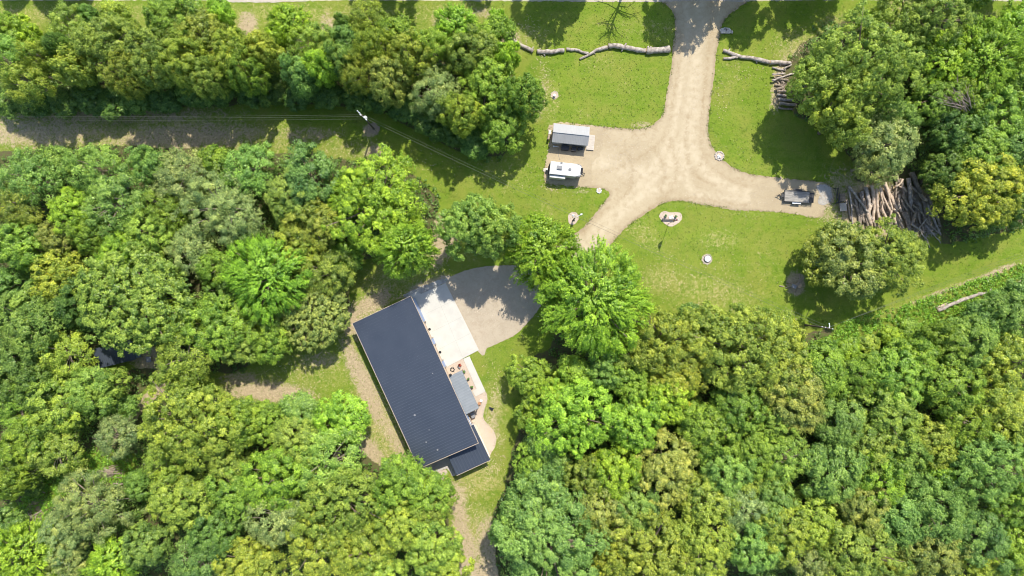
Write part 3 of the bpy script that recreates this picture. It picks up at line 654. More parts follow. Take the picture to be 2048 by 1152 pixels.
for a in (-1.0,-.35,1.0): MB().tube([(0,0,0),(0,0,0.12),(0,0,0.28)],[0.06,0.12,0.05],8).build('insulator', M_CERAM, p2, (a*0.98,-a*0.2,9.57))
MB().tube([(0,0,0),(0.05,0.3,0.1),(0.0,0.75,0.05),(0,0.85,0)],[0.12,0.1,0.08,0.12],8).build('lamp_head', M_CERAM, p2, (0.2,0.0,9.95))
def wire(a, b, sag, label, r=0.013):
    pts = [a.lerp(b, t/24) - Vector((0,0,4*sag*(t/24)*(1-t/24))) for t in range(25)]
    return tubething('power_line', label, 'power line', pts, r, M_WIRE, 'overhead power lines', 4)
pw = [(P(-80,231.5,10.5), P(718,229.5,10.9)), (P(-80,235,10.2), P(721,233,10.7)), (P(-80,239,10.0), P(728,238,10.3))]
for (a, b), l in zip(pw, ('topmost','middle','lowest')): wire(a, b, 0.8, f'{l} of the three wires running left from the utility pole')
T2 = P(1656,655,9.8)
wire(P(728,230,10.6), T2+Vector((-0.3,0.3,0)), 2.6, 'upper of two wires crossing the drive between the utility poles')
wire(P(728,235,10.0), T2+Vector((-0.4,-0.2,-.2)), 3.1, 'lower of two wires crossing the drive between the utility poles', 0.022)
for dz, yy, l in ((0,503,'upper'),(-.1,509,'middle'),(-.3,516,'lower')): wire(T2+Vector((0.2,0,dz)), P(2090,yy-14,9.6), 0.8, f'{l} wire running right from the pole in the scrub')
# yard lamp
lp = thing('yard_lamp', 'two-headed floodlight pole in a pale stone oval beside the drive', 'street lamp', P(1145.5,441))
MB().tube([(0,0,0),(0,0,5.2)],[0.13,0.09],10).build('pole', M_POLE, lp)
q = MB(); q.tube([(0,0,5.1),(0.5,0.3,5.3),(0.95,0.5,5.3)],0.05,6); q.tube([(0,0,5.1),(-0.35,0.35,5.3)],0.05,6); q.build('arm', M_GALV, lp)
for x, y in ((1.1,0.62),(-0.45,0.45)):
    MB().tube([(x-0.2,y-0.1,5.3),(x,y,5.32),(x+0.28,y+0.12,5.28)],[0.1,0.2,0.12],10).build('lamp_head', M_GALV, lp, smooth=True)
MB().box((0.12,-0.14,1.3),(0.35,0.3,0.7)).build('meter_box', M_DARK, lp)
sheet('stone_oval', [(1136,437),(1138,428),(1148,424),(1156,429),(1157,438),(1151,447),(1144,450),(1138,446)], 0.05, M_PEB, 2, 0.2, 4, ew=1.5, label='pale pebble oval around the two-headed floodlight pole', cat='stone bed', kind=None)
sheet('stone_bed', [(1319,435),(1321,426),(1330,422),(1341,425),(1352,424),(1362,427),(1364,437),(1357,446),(1342,453),(1330,448)], 0.05, M_PEB, 2, 0.2, 4, ew=1.5, label='heart-shaped pale pebble bed on the lawn holding the flagpole', cat='stone bed', kind=None)
fp = thing('flagpole', 'slim flagpole with drooping flag in the heart-shaped pebble bed', 'flagpole', P(1337,447))
MB().tube([(0,0,0),(0,0,8.2)],[0.05,0.03],8).build('pole', M_GREYP, fp); MB().blob((0,0,8.26),0.09,R,squash=1).build('finial', M_CERAM, fp)
q = MB()
nseg = 10
for j in range(nseg):     # drooping folded cloth
    z0, z1 = 7.9-j*0.26, 7.9-(j+1)*0.26
    wj = lambda jj: 0.12+0.55*math.sin(math.pi*min(1, (jj+0.3)/nseg))**0.8
    for i in range(4):
        f = lambda i_, j_: (-(i_/4)*wj(j_), 0.14*(-1)**i_*min(1,i_)-0.1*(i_/4), 7.9-j_*0.26)
        q.face([f(i,j), f(i,j+1), f(i+1,j+1), f(i+1,j)], 1 if j < 4 and i < 2 else (0 if (i+j) % 2 else 2))
q.build('flag', [M_FLAGR, M_FLAGB, M_WHITE], fp)
def potplant(px, py, label, group=None, r=0.3, potm=None, name='potted_plant'):
    t = thing(name, label, 'potted plant', P(px, py), 0, group)
    MB().tube([(0,0,0),(0,0,0.4)],[r*0.65,r*0.85],12).build('pot', potm or M_GREYP, t)
    q = MB(); [q.blob((R.uniform(-r,r)*0.6,R.uniform(-r,r)*0.6,0.5+R.uniform(0,.15)),r*0.5,R) for _ in range(7)]; q.build('plant', M_PLANT, t)
potplant(1331,432,'left potted shrub in the heart-shaped pebble bed','pots in the pebble bed')
potplant(1351,433,'right potted shrub in the heart-shaped pebble bed','pots in the pebble bed')
t = thing('garden_bench', 'low dark bench slat lying across the heart-shaped pebble bed', 'bench', P(1336,440.5), math.radians(-4))
MB().box((0,0,0.45),(2.6,0.16,0.05)).box((0,0.18,0.45),(2.6,0.1,0.05)).build('seat', M_DARK, t)
for a in (-1.1,1.1): MB().box((a,0.08,0.21),(0.08,0.35,0.42)).build('leg', M_DARK, t)
t = thing('garden_ornament', 'white stones and ornament in the middle of the heart-shaped bed', 'ornament', P(1341,435))
[MB().blob((0,0,0),0.2,R).build('stone', M_CERAM, t, (R.uniform(-.45,.45),R.uniform(-.25,.25),0.12)) for _ in range(8)]

# ------------------------------------------------------------------ small yard things
def stone_ring(px, py, r, label, n=14, centre=None, fill=True, cat='stone ring', rs=0.16, name='stone_ring', m=M_STONE):
    t = thing(name, label, cat, P(px, py)); rng = random.Random(int(px))
    if fill: MB().disc((0,0,0.0),r*0.92,0.06,22,wob=.05,rng=rng).build('pebble_fill', M_PEB, t)
    for i in range(n):
        MB().blob((0,0,0), rs*rng.uniform(.8,1.2), rng).build('border_stone', m, t, (r*math.cos(6.283*i/n)*rng.uniform(.9,1.05), r*math.sin(6.283*i/n)*rng.uniform(.9,1.05), rs*.4), smooth=True)
    return t
t = stone_ring(1414,518.5,1.05,'ring of pinkish pebbles around the round white well lid on the lawn',22,rs=.1,name='pebble_ring')
wl_ = thing('well_cover','round white lid with dark rim sunk in the right lawn','cover',P(1414.5,517.5)); MB().tube([(0,0,0),(0,0,0.34)],0.72,28).build('rim', M_BLACK, wl_); MB().tube([(0,0,0.34),(0,0,0.40)],[0.63,0.6],28).build('lid', M_CERAM, wl_); MB().tube([(0,-.1,0.40),(0,-.1,0.48)],0.09,8).build('knob', M_GREYP, wl_)
stone_ring(1109,190.5,0.75,'pale pebble ring on the upper lawn by the tree belt',16,rs=.12)
t = thing('wellhead','white capped wellhead with dark base in a pebble ring','wellhead',P(1108.5,192)); MB().tube([(0,0,0),(0,0,0.55)],0.17,12).build('casing', M_DARK, t); MB().tube([(0,0,0.55),(0,0,0.68),(0,0,0.75)],[0.27,0.27,0.12],12).build('cap', M_CERAM, t)
stone_ring(1438.5,312,0.85,'round stone-edged bed where the drive widens',16,rs=.2)
t = thing('boulder_pair','pale split boulders inside the round stone-edged bed','boulder',P(1437,313)); q = MB(); q.blob((-.1,0.1,.2),.3,R); q.blob((.25,-.15,.2),.26,R); q.blob((-.1,-.3,.15),.2,R); q.build('boulders', M_CERAM, t, smooth=True)
t = stone_ring(1198,381.5,0.45,'small white stone ring in the grass below the camper pad',9,rs=.16,m=M_CERAM)
# mailbox boulder group by the entrance
t = thing('address_boulder','pale flat stone slab with dark bracket at the right of the drive entrance','stone',P(1451,62.5))
q = MB(); q.slab([(-1.0,-0.5,.45),(0.9,-0.5,.5),(1.05,-0.1,.5),(0.7,0.5,.45),(-0.3,0.6,.45),(-1.0,0.4,.4)],.5); q.blob((1.1,-.25,.25),.35,R); q.blob((-.9,.1,.2),.35,R); q.build('slab', M_STONE, t)
q = MB(); q.box((-0.1,0.25,.55),(0.6,0.1,.12)); q.box((0.1,0.1,.55),(0.1,0.4,.12)); q.build('bracket', M_DARK, t)
# swing-frame like timber rack
t = thing('timber_sawhorse','weathered timber log rack at the left foot of the lone olive tree','rack',P(1587,566),math.radians(-25))
for a, b_ in (((-0.8,-1.2,0),(0.3,0.1,1.3)),((0.9,-1.2,0),(0.3,0.1,1.3)),((-1.0,-0.3,0),(0.4,-0.2,1.1)),((0.3,1.6,0),(0.3,0.1,1.3)),((0.9,0.6,0),(0.3,0.1,1.3))):
    MB().tube([a,b_],0.07,6).build('leg', M_WOOD, t)
MB().tube([(-0.2,-0.9,1.15),(0.25,0.1,1.2),(0.45,1.4,1.15)],0.08,6).tube([(0.1,-1.0,1.15),(0.5,0.1,1.2),(0.7,1.2,1.15)],0.07,6).build('rail', M_WOOD, t)
MB().box((-0.1,-0.6,1.2),(0.7,0.5,0.2)).build('seat', M_GREYP, t)
t.scale = (1.35, 1.35, 1.1)
t = thing('stump','pale sawn stump beside the timber rack','stump',P(1597,571)); MB().tube([(0,0,0),(0,0,.45)],[.62,.52],14,m=0,mcap=1,wob=.1,rng=R).build('stump_wood',[M_BARKP,M_CUT],t)
tag(MB().tube([(0,0,.1),(1.0,-.15,.1)],.1,7).build('branch', M_BARKP, None, P(1558,571.5)), 'short pale branch lying on grass left of the timber rack','branch')
# black toy / robot mower on lawn
t = thing('robot_mower','small black mower on the grass beside the pebble path','mower',P(983.5,817.5),math.radians(-30))
MB().box((0,0,.2),(.62,.42,.26)).box((-.42,0,.16),(.3,.34,.2)).build('body', M_BLACK, t); 
for s_ in (-1,1): MB().tube([(.2,s_*.22,.16),(.2,s_*.32,.16)],.16,12).build('wheel', M_DARK, t)
# porch planters etc
for i,(x,y) in enumerate(((929,742.5),(937,757.5),(944,773.5))):
    potplant(x,y,('topmost','middle','lowest')[i]+' grey potted shrub in the pebbles beside the grey porch roof','pots along the porch',.32)
def chair(px,py,rz,m,label):
    t = thing('garden_chair',label,'chair',P(px,py),rz)
    MB().box((0,0,.42),(.5,.5,.05)).build('seat', m, t); MB().box((0,.27,.75),(.5,.06,.62)).build('backrest', m, t)
    for a in (-.22,.22):
        for c in (-.22,.22): MB().box((a,c,.2),(.05,.05,.4)).build('leg', m, t)
chair(920,730,.5,M_RED,'red garden chair on the pebbles near the walkway')
tag(MB().blob((0,0,.25),.28,R).build('boulder', M_GREYP, None, P(919,735)),'dark grey rock beside the red chair','boulder')
t = thing('fire_pit','dark ring of stones on the pebbles beside the house wall','fire pit',P(905,739)); [MB().blob((0,0,0),.15,R).build('stone', M_DARK, t, (.36*math.cos(i*.9),.36*math.sin(i*.9),.12)) for i in range(7)]
t = thing('planter','brown pot with white topped box on the pebble path','planter',P(960,804),math.radians(-20)); MB().tube([(0,-.25,0),(0,-.25,.5)],[.25,.34],10).build('pot', M_TERRA, t); MB().box((.12,.38,.3),(.5,.4,.6)).build('box', M_CERAM, t)
t = thing('grill','dark grey grill standing at the lower corner of the porch','grill',P(946,829),HROT)
MB().box((0,0,.75),(.75,1.0,.35)).build('body', M_GREYP, t); MB().box((0,0,.3),(.6,.85,.6)).build('cabinet', M_DARK, t)
# red barrel & white post in the left wood
t = thing('barrel','rusty red open barrel on grass beside the woodland path','barrel',P(293.5,820)); q=MB(); q.tube([(0,0,0),(0,0,.85)],.36,16,cap=False); q.tube([(0,0,.85),(0,0,.1)],.32,16,cap=False); q.disc((0,0,.05),.34,.03,16); q.build('shell', M_RED, t)
tag(MB().tube([(0,0,0),(0,0,1.2)],.06,8).build('marker_post', M_CERAM, None, P(307,803)),'short white post above the red barrel','post')

# ------------------------------------------------------------------ logs
def log(pts, r0, r1, m, label, cat='log', group=None, stubs=0, z=None, name='log', rise=0.0):
    rng = random.Random(int(pts[0][0]*7+pts[0][1]*3+len(pts)))
    L = smooth_line([(p[0], p[1]) for p in pts], 6)
    n = len(L); rr = [r0+(r1-r0)*i/(n-1) for i in range(n)]
    zz = [((rr[i]*0.85) if z is None else z)+rise*i/(n-1) for i in range(n)]
    Q = [P(L[i][0]+rng.uniform(-.9,.9), L[i][1]+rng.uniform(-.9,.9), 0)+Vector((0,0,zz[i]+rng.uniform(-.02,.02))) for i in range(n)]
    o0 = Vector((Q[0].x, Q[0].y, 0)); Q = [q-o0 for q in Q]
    b = MB().tube(Q, [r*rng.uniform(.9,1.12) for r in rr], 10, m=0, mcap=1, wob=.10, rng=rng)
    for k in range(stubs):
        i = rng.randrange(1, n-1); d = (Q[min(i+1,n-1)]-Q[i-1]).normalized(); s_ = rng.choice((-1,1)); v = Vector((-d.y, d.x, .3))*s_+d*rng.uniform(-.3,.6)
        b.tube([Q[i], Q[i]+v*(rr[i]+rng.uniform(.15,.4))], [rr[i]*.5, rr[i]*.3], 7, m=0, mcap=1)
    o = b.build(name, [m, M_CUT], None, o0, True)
    return tag(o, label, cat, group)
GL = 'logs laid end to end as a barrier'
log([(1017,76),(1030,86),(1066,104)],.42,.36,M_LOGG,'first barrier log, slanting out of the tree belt',group=GL,stubs=1)
log([(1073,104.5),(1095,105),(1129,101)],.42,.42,M_LOGG,'second barrier log from the tree belt, level and thick',group=GL,stubs=1)
log([(1132,100),(1150,101),(1177,107.5)],.30,.26,M_LOGG,'thin third barrier log butting against the slanting forked one',group=GL)
log([(1159,119.5),(1180,109),(1198,99),(1215,95)],.20,.38,M_LOGG,'slanting forked barrier log crossing the thin one',group=GL,stubs=1)
log([(1216,92.5),(1235,94),(1260,99),(1290,103)],.50,.46,M_LOGG,'long thick barrier log left of the knobbed end log',group=GL,stubs=2)
log([(1292,104),(1315,102),(1339,99.5)],.58,.64,M_LOGG,'knobbed barrier log ending beside the driveway',group=GL,stubs=2)
log([(1446,102),(1462,108),(1476,114),(1510,119),(1537,126)],.34,.42,M_LOGG,'long barrier log right of the driveway',group=GL,stubs=2)
log([(1446,118),(1460,117),(1475,115)],.22,.30,M_LOGG,'short fork log pointing at the driveway right side',group=GL)
log([(1538,126),(1555,126),(1580,128)],.45,.38,M_LOGG,'dark-ended barrier log meeting the small firewood stack',group=GL,stubs=1)
SM = [((1543,136),(1571,142),.20,M_LOGG),((1566,139),(1582,130),.17,M_LOGG),((1542,151),(1567,148),.18,M_LOGG),((1542,163),(1566,154),.2,M_LOGG),((1566,153),(1588,148),.18,M_LOGG),((1549,170),(1567,172),.22,M_LOGD),
      ((1549,180),(1566,176),.3,M_LOGD),((1553,190),(1572,192),.26,M_LOGG),((1553,200),(1583,202),.32,M_LOGG),((1556,208),(1590,213),.3,M_LOGD),((1552,184),(1580,186),.25,M_LOGD),((1546,158),(1575,162),.2,M_LOGD),((1556,216),(1584,219),.22,M_LOGD)]
SM.sort(key=lambda a: a[0][1])
ordn = ['first','second','third','fourth','fifth','sixth','seventh','eighth','ninth','tenth','eleventh','twelfth','thirteenth','fourteenth','fifteenth','sixteenth','seventeenth','eighteenth','nineteenth','twentieth']
for i in range(21, 60):
    t_ = ('twenty','thirty','forty','fifty')[i//10-2]; ordn.append(t_+'-'+ordn[i%10-1] if i % 10 else {30:'thirtieth',40:'fortieth',50:'fiftieth'}[i])
for i, (a, b_, r_, m) in enumerate(SM):
    log([a, b_], r_, r_*.9, m, f'{ordn[i]} log from the top of the small stack by the oak', group='logs in the small stack', z=r_+.05+(i%3)*.22)
BIG = [ # x0,y0,x1,y1,radius,material,z
 ((1696,372),(1699,400),(1704,450),.20,'G',.3),((1693,375),(1714,402),(1740,440),.26,'G',.9),((1690,420),(1693,400),(1700,440),.2,'D',.2),((1700,404),(1715,420),(1724,436),.2,'D',.25),
 ((1728,375),(1734,400),(1735,430),.42,'G',.5),((1724,398),(1722,420),(1726,445),.36,'D',.3),((1740,372),(1744,410),(1742,447),.36,'T',.7),((1749,370),(1748,400),(1752,440),.30,'T',1.0),((1737,412),(1732,430),(1737,450),.40,'T',.8),
 ((1746,385),(1750,420),(1757,448),.36,'T',.6),((1750,374),(1756,395),(1759,412),.20,'T',1.3),((1752,368),(1762,398),(1774,425),.24,'T',1.1),((1757,404),(1764,425),(1770,440),.3,'T',.5),((1762,366),(1770,385),(1788,420),.44,'T',.9),
 ((1764,372),(1771,398),(1777,423),.22,'T',1.3),((1777,420),(1773,435),(1774,450),.20,'T',1.2),((1780,420),(1790,430),(1796,443),.2,'T',1.2),((1770,378),(1782,402),(1790,430),.32,'T',.6),((1780,432),(1787,444),(1790,452),.34,'T',.6),
 ((1784,385),(1787,410),(1785,440),.3,'D',.5),((1783,376),(1794,368),(1798,360),.22,'T',1.3),((1792,390),(1792,410),(1797,425),.3,'T',.9),((1786,366),(1786,385),(1785,400),.2,'D',1.0),((1797,360),(1802,385),(1803,400),.34,'D',.8),
 ((1795,400),(1803,415),(1808,424),.24,'D',1.1),((1810,358),(1814,380),(1815,415),.48,'G',.9),((1818,345),(1828,368),(1838,395),.55,'D',.7),((1815,375),(1830,388),(1840,402),.24,'D',1.2),((1834,390),(1840,398),(1848,402),.4,'T',1.0),
 ((1798,392),(1806,408),(1822,428),.26,'D',1.2),((1800,425),(1808,440),(1812,460),.3,'D',.6),((1818,412),(1832,424),(1844,440),.22,'D',1.3),((1830,412),(1826,430),(1818,450),.42,'D',.7),((1830,425),(1832,445),(1838,455),.2,'D',1.1),
 ((1806,424),(1816,448),(1814,462),.36,'D',.5),((1843,400),(1846,425),(1842,450),.3,'D',.6),((1816,450),(1826,456),(1834,462),.2,'G',1.1),((1845,438),(1838,448),(1830,458),.17,'G',1.3),((1848,405),(1852,430),(1856,450),.26,'D',.4),
 ((1814,455),(1810,468),(1806,477),.3,'G',.3),((1832,460),(1826,472),(1822,480),.16,'G',.4),((1838,462),(1846,476),(1852,482),.15,'G',.4),((1846,448),(1856,462),(1866,472),.22,'G',.4),((1852,446),(1868,460),(1880,471),.2,'D',.3),((1866,471),(1874,480),(1879,487),.12,'G',.3),((1852,480),(1856,487),(1857,496),.1,'G',.2),((1842,438),(1852,448),(1862,460),.26,'D',.6),((1835,440),(1842,455),(1845,468),.24,'D',.4),((1806,385),(1800,378),(1792,376),.2,'T',1.2),((1788,352),(1792,362),(1796,372),.3,'D',.7)]
rb = random.Random(77)
for _ in range(24):
    x_ = rb.uniform(1700, 1855); t_ = (x_-1700)/155; y_ = rb.uniform(372, 400)+t_*12; dx_ = rb.uniform(2, 14)+t_*14
    BIG.append(((x_, y_), (x_+dx_*.5+rb.uniform(-4, 4), y_+rb.uniform(24, 34)), (x_+dx_, y_+rb.uniform(52, 68)), rb.uniform(.2, .34), rb.choice('DDT' if 1735 < x_ < 1800 else 'DDG'), rb.uniform(.05, .5)))
BIG.sort(key=lambda a: (a[0][0]+a[2][0]))
mm = {'G': (M_LOGG, 'grey'), 'T': (M_LOGT, 'stripped tan'), 'D': (M_LOGD, 'dark')}
cnt = {}
for i, (a, b_, c_, r_, k_, z_) in enumerate(BIG):
    cnt[k_] = cnt.get(k_, 0)+1; th = 'thick' if r_ > .33 else ('thin' if r_ < .22 else 'crooked')
    log([a, b_, c_], r_, r_*.72, mm[k_][0], f'{th} {mm[k_][1]} log in the big heap, {ordn[cnt[k_]-1]} {mm[k_][1]} one from left', group='logs in the big heap', z=z_+.1, stubs=1 if r_ > .2 else 0)
log([(1873,621),(1900,609),(1940,594),(1962,586)],.4,.32,M_LOGG,'long fallen log in the scrub at the right',stubs=1)
log([(1870,616),(1885,610),(1894,606)],.2,.18,M_LOGT,'short pale log above the left end of the long fallen log')
log([(1955,590),(1975,583),(1982,578)],.25,.2,M_LOGG,'short log at the right end of the long fallen log')
log([(2010,574),(2024,567)],.3,.25,M_LOGT,'pale log piece in scrub near the right edge')
log([(2036,566),(2055,556)],.35,.3,M_LOGT,'tan log cut off by the right edge of the view')
for i,(a,b_,r_) in enumerate((((20,1044),(28,1038),.3),((26,1052),(34,1046),.22),((55,1036),(66,1022),.14),((70,1029),(90,1018),.16),((71,1048),(75,1030),.14),((60,1046),(80,1042),.12),((57,1050),(66,1036),.1),((78,978),(92,984),.13),((230,966),(256,967),.14),((112,938),(126,926),.1),((205,945),(235,938),.16),((200,952),(222,944),.14),((223,938),(228,950),.1))):
    log([a,b_],r_,r_*.7,M_TWIG if i>1 else M_LOGT,f'dead log piece {("short and thick at far left edge","pale, just below the thickest one","slanting dark beside the vines","whitish, pointing up right","upright across the brush","flat across the brush bottom","thin beside the brush","by the small round shrub","forked at the brush pile right","thin under the olive crowns","long in the brown brush pile","lower in the brown brush pile","short bit atop the brown brush pile")[i]}',z=.3+.1*(i%3),name='dead_branch')
# pallets at left of heap
for i,(x,y,w_,h_,rz_,lab) in enumerate(((1681.5,395.5,1.35,1.5,.08,'upper dark stacked pallet left of the log heap'),(1683.5,415,1.35,1.6,.08,'lower pale wooden pallet left of the log heap'))):
    t = thing('pallet',lab,'pallet',P(x,y),rz_,'pallets')
    q = MB(); [q.box((-w_/2+w_/7*(j+.5),0,.55),(w_/7-.04,h_,.04)) for j in range(7)]; q.build('boards', M_PLANK if i else M_WOOD, t)
    q = MB(); [q.box((0,yy,.27),(w_,.1,.5)) for yy in (-h_/2+.06,0,h_/2-.06)]; q.build('stringer', M_WOOD, t)
t = thing('fence_frame','dark pipe fence frame between the gravel and the pallets','frame',P(1672,393),.1)
q = MB(); [q.tube([(a,-1.4,.8),(a,1.6,.8)],.07,6) for a in (-.3,0,.3)]; q.tube([(-.5,-1.3,.8),(.6,-1.2,.8)],.08,6); [q.tube([(a,b_,0),(a,b_,.8)],.06,6) for a in (-.3,.3) for b_ in (-1.4,1.6)]; q.build('rails', M_DARK, t)

# ------------------------------------------------------------------ foliage builders
def leaf_mesh(name, C, N, size, tint, aspect=0.75):
    n = len(C)
    N = N/np.maximum(np.linalg.norm(N, axis=1, keepdims=True), 1e-6)
    Rv = NP.normal(size=(n, 3)); T = np.cross(N, Rv); T /= np.maximum(np.linalg.norm(T, axis=1, keepdims=True), 1e-6)
    B = np.cross(N, T); s = size[:, None]
    V = np.empty((n, 4, 3)); V[:, 0] = C-T*s; V[:, 1] = C-B*s*aspect; V[:, 2] = C+T*s; V[:, 3] = C+B*s*aspect
    F = np.arange(n*4).reshape(n, 4)
    return np_mesh(name, V.reshape(-1, 3), F, [M_LEAF], attrs={'tint': np.repeat(tint, 4)})
STY = { # lobe radius, lobes density, subs, leaves per sub, leaf size, sigma, elongation, vz, upbias, outline noise
 'o': dict(rl=1.08, kd=1.25, ns=19, nl=18, ls=.125, sg=.15, el=0.5, vz=.74, on=.20, drop=.0),
 'p': dict(rl=1.6, kd=1.25, ns=46, nl=16, ls=.125, sg=.15, el=0.3, vz=.78, on=.18, drop=.0),
 'd': dict(rl=.72,  kd=1.5, ns=9,  nl=17, ls=.135, sg=.14, el=0.4, vz=.62, on=.05, drop=.0),
 'f': dict(rl=1.35, kd=1.1, ns=22, nl=13, ls=.125, sg=.17, el=0.9, vz=.62, on=.22, drop=.2),
 's': dict(rl=1.0,  kd=1.45, ns=9,  nl=28, ls=.125, sg=.10, el=5.5, vz=.70, on=.10, drop=.15),
}
CLS = {'S': (2.6, 4.2), 'M': (5.0, 8.0), 'L': (8.5, 11.0)}
def crown(seed, cls, st):
    global NP
    NP = np.random.default_rng(seed); p = STY[st]; Rr, Zc = CLS[cls]
    rl = p['rl']*{'S': .62, 'M': .9, 'L': 1.1}[cls]
    n = int(p['kd']*(1.2 if cls == 'L' else 1)*4*math.pi*0.72*Rr**2/(math.pi*rl**2)*0.95)
    i = np.arange(n); z = 1-(i+.5)/n*1.55; ph = i*2.39996+NP.normal(0, .15, n); rr = np.sqrt(np.maximum(0, 1-z*z))
    D = np.stack([rr*np.cos(ph), rr*np.sin(ph), z], 1)
    D += NP.normal(0, .05, D.shape); D /= np.linalg.norm(D, axis=1, keepdims=True)
    az = np.arctan2(D[:, 1], D[:, 0]); out = np.ones(n)
    for k in (2, 3, 5, 8): out += p['on']*math.sqrt(2/k)*np.sin(k*az+NP.uniform(0, 6.28)+D[:, 2]*NP.uniform(-2, 2))*NP.uniform(.3, 1)
    out *= NP.uniform(.76, 1.10, n)
    if p['drop']: out = np.where(NP.random(n) < p['drop'], out*.72, out)
    lr = rl*NP.uniform(.5, 1.45, n)
    C = (D+NP.normal(0, .04, D.shape))*((Rr-lr*.55)*out)[:, None]*np.array([1, 1, p['vz']])
    # inner lobes to give body
    m = n//3; Di = NP.normal(size=(m, 3)); Di /= np.linalg.norm(Di, axis=1, keepdims=True); Ci = Di*(Rr*.6*NP.random((m, 1))**.5)*np.array([1, 1, p['vz']])
    C = np.vstack([C, Ci]); Dl = np.vstack([D, Di]); lr = np.concatenate([lr, np.full(m, rl)]); n = n+m
    lt = NP.normal(0, .13, n)
    ns = p['ns']
    li = np.repeat(np.arange(n), ns)
    d = NP.normal(size=(len(li), 3)); d /= np.linalg.norm(d, axis=1, keepdims=True)
    d = d + .9*Dl[li] + np.array([0, 0, .55]); d /= np.linalg.norm(d, axis=1, keepdims=True)
    sub = C[li] + d*(lr[li]*NP.uniform(.65, 1.22, len(li)))[:, None]*np.array([1, 1, .8])
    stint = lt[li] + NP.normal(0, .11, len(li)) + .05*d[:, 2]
    nl = p['nl']; si = np.repeat(np.arange(len(li)), nl)
    off = NP.normal(0, 1, (len(si), 3))*p['sg']
    if p['el']:
        ax = d*.55+Dl[li]; ax[:, 2] = ax[:, 2]*.45+.05; ax /= np.linalg.norm(ax, axis=1, keepdims=True)
        off += ax[si]*(NP.uniform(-1, 1.3, len(si))*p['sg']*p['el'])[:, None]
    L = sub[si] + off
    on_ = off/np.maximum(np.linalg.norm(off, axis=1, keepdims=True), 1e-5)
    Nn = on_*.75 + d[si]*.5 + np.array([0, 0, .45]) + NP.normal(0, .26, (len(si), 3))
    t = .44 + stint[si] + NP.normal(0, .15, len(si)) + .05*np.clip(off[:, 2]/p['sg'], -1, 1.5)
    L[:, 2] += Zc
    me = leaf_mesh('crown_'+st+cls, L, Nn, p['ls']*NP.uniform(.7, 1.25, len(si)), np.clip(t, 0, 1))
    # trunk with limbs
    rng = random.Random(seed); tb = MB(); tr_ = Rr*.055+.06
    top = Vector((rng.uniform(-.3, .3), rng.uniform(-.3, .3), Zc*.95))
    tb.tube([(0,0,0),(0.02,0,.4),(.05,.03,Zc*.45),top,(top.x*1.2,top.y*1.2,Zc+Rr*.35)], [tr_*1.5,tr_*1.1,tr_*.9,tr_*.6,tr_*.2], 9)
    pick = [int(x) for x in NP.permutation(n-m)[:{'S': 7, 'M': 16, 'L': 30}[cls]]]
    for j in pick:
        e = Vector(C[j]); e.z += Zc; hz = rng.uniform(.45, .85)*Zc; s0 = Vector((.05*hz/Zc, .03, hz)); mid = s0.lerp(e, .5)+Vector((rng.uniform(-.3,.3), rng.uniform(-.3,.3), Rr*.08))
        e2 = e + (e-s0).normalized()*lr[j]*(1.3 if st == 'f' else .9)
        tb.tube([s0, mid, e, e2], [tr_*.42, tr_*.27, tr_*.13, .012], 5, cap=False)
    tm = MB.build(tb, 'trunk', M_BARKP if st == 'f' else M_BARK, smooth=True); tme = tm.data; bpy.data.objects.remove(tm)
    return me, tme
PROTO = {}
def proto(st, cls, var):
    k = (st, cls, var)
    if k not in PROTO: PROTO[k] = crown(sum(map(ord, st+cls))*31+var*977, cls, st)
    return PROTO[k]

